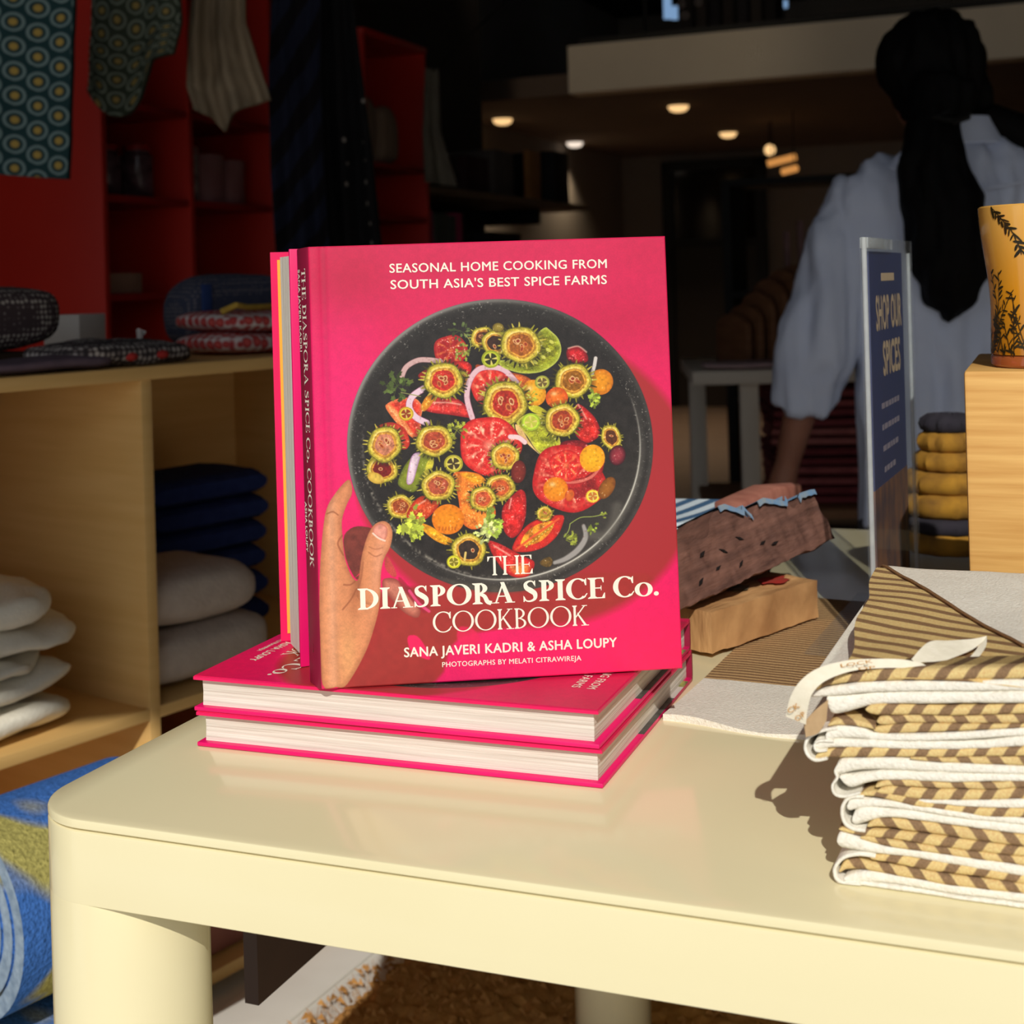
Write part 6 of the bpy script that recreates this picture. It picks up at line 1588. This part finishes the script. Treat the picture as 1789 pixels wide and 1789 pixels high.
for sx in (-1, 1): body.ball((hc.x + sx * .077, hc.y + .015, hc.z - .02), .024, 10, 0, (.35, .7, 1.2))   # ears
LS, LE, LW = pp(1504, 338), pp(1424, 600, -.02), pp(1378, 815, .02)
RS, RE, RW = pp(1831, 338), pp(1905, 600, -.01), pp(1925, 820, .05)
for S, E_, W2 in ((LS, LE, LW), (RS, RE, RW)):
    body.tube([S, S.lerp(E_, .5), E_, E_.lerp(W2, .35), W2], [.046, .046, .041, .040, .027], 16)
    dn = (W2 - E_).normalized(); sd_ = Vector((0, 1, 0)); th_ = Vector((1, 0, 0)) * (1 if S is LS else -1)
    pk = W2 + dn * .045
    body.tube([W2 - dn * .01, pk, pk + dn * .045], [.026, .033, .030], 12)
    for f, (o_, l) in enumerate(((-.028, .062), (-.010, .072), (.010, .068), (.027, .054))):
        b0 = pk + dn * .035 + sd_ * o_; body.tube([b0, b0 + dn * l * .5 + th_ * .004, b0 + dn * l * .82 + th_ * .012, b0 + dn * l + th_ * .020], [.0098, .0095, .0088, .0072], 8)
    b0 = W2 + dn * .03 + sd_ * .020 + th_ * .008; body.tube([b0, b0 + dn * .035 + sd_ * .024 + th_ * .014, b0 + dn * .066 + sd_ * .028 + th_ * .022], [.013, .011, .0085], 8)
for sx, fx in ((-.085, -.02), (.085, .02)):
    hp_ = pp(1662, 960) + Vector((sx, 0, 0)); kn = Vector((hp_.x + fx * .4, PY - .01, G + .47)); an = Vector((hp_.x + fx, PY + .02, G + .075))
    body.tube([hp_, hp_.lerp(kn, .5), kn, kn.lerp(an, .35), an], [.088, .078, .056, .056, .036], 16)
    body.tube([an + Vector((0, -.05, -.035)), an + Vector((0, .03, -.035)), an + Vector((0, .13, -.05)), an + Vector((0, .17, -.055))], [.034, .040, .030, .018], 12)
remesh('body', body, m_skin, person, .0075, 2)
# trousers and shoes
tr_ = PB()
for sx, fx in ((-.085, -.02), (.085, .02)):
    hp_ = pp(1662, 960) + Vector((sx, 0, 0)); kn = Vector((hp_.x + fx * .4, PY - .01, G + .47)); an = Vector((hp_.x + fx, PY + .01, G + .085))
    tr_.tube([hp_ + Vector((0, 0, .06)), hp_.lerp(kn, .5), kn, kn.lerp(an, .5), an], [.105, .096, .078, .074, .066], 18)
tr_.loft([ellring(pp(1662, y), rx, ry) for y, rx, ry in ((860, .165, .115), (920, .178, .122), (985, .172, .12), (1010, .13, .1))])
remesh('trousers', tr_, m_trs, person, .012, 4, .004, 9)
for sx, fx in ((-.085, -.02), (.085, .02)):
    ax = at(1662, 960, PY).x + sx + fx
    MB().loft([[(ax + w * math.cos(a), PY + .02 + l, G + .0005 + h * (.5 + .5 * math.sin(a))) for a in [q * 2 * math.pi / 16 for q in range(16)]] for l, w, h in ((-.085, .02, .05), (-.075, .038, .075), (0, .046, .09), (.08, .046, .075), (.15, .044, .06), (.19, .03, .045), (.205, .01, .03))]).build('shoe', m_black, person, angle=60)
# shirt
sh = PB()
rows = [(228, .05, .055, 1672), (246, .095, .070, 1672), (264, .150, .085, 1672), (286, .198, .098, 1668), (312, .224, .110, 1664), (350, .232, .125, 1662), (430, .222, .135, 1664), (540, .212, .138, 1666), (660, .205, .138, 1668), (760, .205, .14, 1668), (860, .205, .142, 1668), (950, .200, .145, 1668), (1000, .196, .145, 1668)]
sh.loft([ellring(pp(x, y), rx, ry, 36) for y, rx, ry, x in rows])
for S, E_, W2, sg in ((LS, LE, LW, -1), (RS, RE, RW, 1)):
    cuff = E_.lerp(W2, .52)
    sh.tube([S.lerp(pp(1662, 330), .35), S, S.lerp(E_, .35) + Vector((sg * .012, 0, 0)), S.lerp(E_, .7) + Vector((sg * .006, 0, 0)), E_.lerp(W2, .12), cuff.lerp(E_, .18), cuff], [.050, .060, .074, .080, .080, .068, .058], 22)
    d_ = (W2 - E_).normalized()
    sh.tube([cuff - d_ * .062, cuff - d_ * .055, cuff + d_ * .004, cuff + d_ * .006], [.060, .068, .066, .058], 22)
def wrinkle(v):
    a = math.sin(v.x * 42 + v.z * 14 + 3 * fbm(v * 5)); b = fbm(Vector((v.x * 26, v.y * 20, v.z * 4)))
    return .006 * a * (.3 + .7 * abs(fbm(v * 3))) + .0165 * b
remesh('shirt', sh, m_shirt, person, .0095, 5, 0, 1, wrinkle)
col_ = MB()
nb_ = pp(1672, 236)
col_.loft([[(nb_.x + PK * rx * math.cos(a), nb_.y + PK * ry * math.sin(a) + dy, nb_.z + PK * dz + .012 * math.cos(a) * 0) for a in [q * 2 * math.pi / 30 for q in range(30)]] for rx, ry, dz, dy in ((.068, .066, .035, 0), (.074, .072, .034, 0), (.096, .088, -.022, -.004), (.092, .084, -.026, -.004), (.066, .062, .0, 0), (.062, .06, .03, 0))]).build('collar', m_shirt, person)
yk = PB(); yk.tube([pp(1530, 300, -.115), pp(1610, 330, -.135), pp(1680, 338, -.14), pp(1790, 318, -.125)], .0022, 6).build('yoke_seam', m_shirt, person)
# hair: smooth cap gathered into one long loose tail
hr = PB()
hr.ball((hc.x - .004, hc.y - .012, hc.z + .018), .108, 24, 0, (1.06, 1.06, 1.12))
hr.ball((hc.x - .010, hc.y - .035, hc.z - .038), .076, 20, 0, (1.05, .9, .95))
tl = [pp(1628, 165, -.09), pp(1604, 222, -.120), pp(1592, 290, -.140), pp(1606, 360, -.155), pp(1618, 430, -.160), pp(1622, 482, -.158), pp(1620, 522, -.154), pp(1618, 556, -.150)]
hr.tube(tl, [.070, .052, .070, .080, .084, .078, .052, .014], 20)
hr.tube([pp(1690, 150, -.02), pp(1715, 185, .0), pp(1720, 215, .01)], [.04, .03, .014], 10)
hair = remesh('hair', hr, m_hair, person, .008, 5, 0, 1, lambda v: .007 * fbm(Vector((v.x * 30, v.y * 30, v.z * 5))) + .004 * math.sin(v.x * 150 + 4 * fbm(v * 7)))
PB().tube([pp(1610, 214, -.205), pp(1590, 222, -.18), pp(1612, 232, -.215), pp(1640, 222, -.19)], .008, 8).build('hair_tie', m_black, hair)
PB().tube([pp(1718, 205, -.02), pp(1760, 228, -.04), pp(1800, 258, -.05), pp(1850, 300, -.04)], [.03, .036, .034, .02], 12).build('loose_hair', m_hair, hair)

# ================================================================ floor goods under and behind the display table
q0, q1 = on(560, 1789, DK), on(735, 1640, DK); dq = (q1 - q0).normalized(); nq = Vector((dq.y, -dq.x, 0))
RGM = frame(dq, -nq, ZZ, Vector((q0.x, q0.y, 0)))
t = thing('floor_strip', 'raised white floor strip on the deck beside the shaggy rug, under the table', 'strip', M=RGM)
MB().box((-.35, .035, DK + .0003), (.75, .13, DK + .006)).build('strip', m_deck, t, bevel=.002)
m_jute = mat('jute_pile', (212, 160, 96), 1.0, (176, 126, 70), 40, bump=1.0, bscale=160, spec=.05)
rug = thing('jute_rug', 'shaggy tan jute rug on the floor under the table', 'rug', M=RGM)
MB().grid(lambda i, j: (-.25 + 1.0 * i, -.02 - .62 * j + .012 * fbm((i * 60, j * 3, 1)), DK + .010 + .008 * fbm((i * 60, j * 40, 2))), 130, 90).build('pile', m_jute, rug)
mb = MB(); rg = random.Random(9)
for k in range(5200):
    x = rg.uniform(-.22, .7); y = .004 - rg.random() ** 1.4 * .5; a = rg.uniform(0, 6.28); l = rg.uniform(.006, .017); z = DK + .012
    dx, dy = l * math.cos(a), l * math.sin(a); w = .0006
    mb.add([(x - w, y, z), (x + w, y, z), (x + dx * .6 + w * .6, y + dy * .6, z + .010), (x + dx, y + dy, z + .008 + rg.uniform(-.006, .006)), (x + dx * .6 - w * .6, y + dy * .6, z + .010)], [(0, 1, 2, 3, 4)])
tag(mb.build('tufts', m_jute, rug, smooth=False, fix=False), kind='stuff')
# dark framed board hanging under the tabletop
m_fr = mat('dark_brown_frame', (66, 44, 32), .6, (58, 38, 28), 20); m_in = mat('brown_board_face', (92, 72, 60), .6, (84, 66, 54), 20)
c0 = at(452, 1757, 1.04); dv = Vector((math.sin(math.radians(22.5)), math.cos(math.radians(22.5)), 0)); rn = Vector((dv.y, -dv.x, 0))
bz = c0.z
t = thing('framed_board', 'dark brown framed board hanging under the table top, seen corner-on below the apron', 'panel', M=frame(dv, -rn, ZZ, c0))
HT = TZ - .0055 - bz
for a, b in (((0, 0, 0), (.34, .012, .036)), ((0, 0, .036), (.030, .012, HT)), ((.31, 0, .036), (.34, .012, HT))): MB().box(a, b).build('frame', m_fr, t, smooth=False)
MB().box((.030, .004, .036), (.31, .009, HT)).build('panel_face', m_in, t, smooth=False)
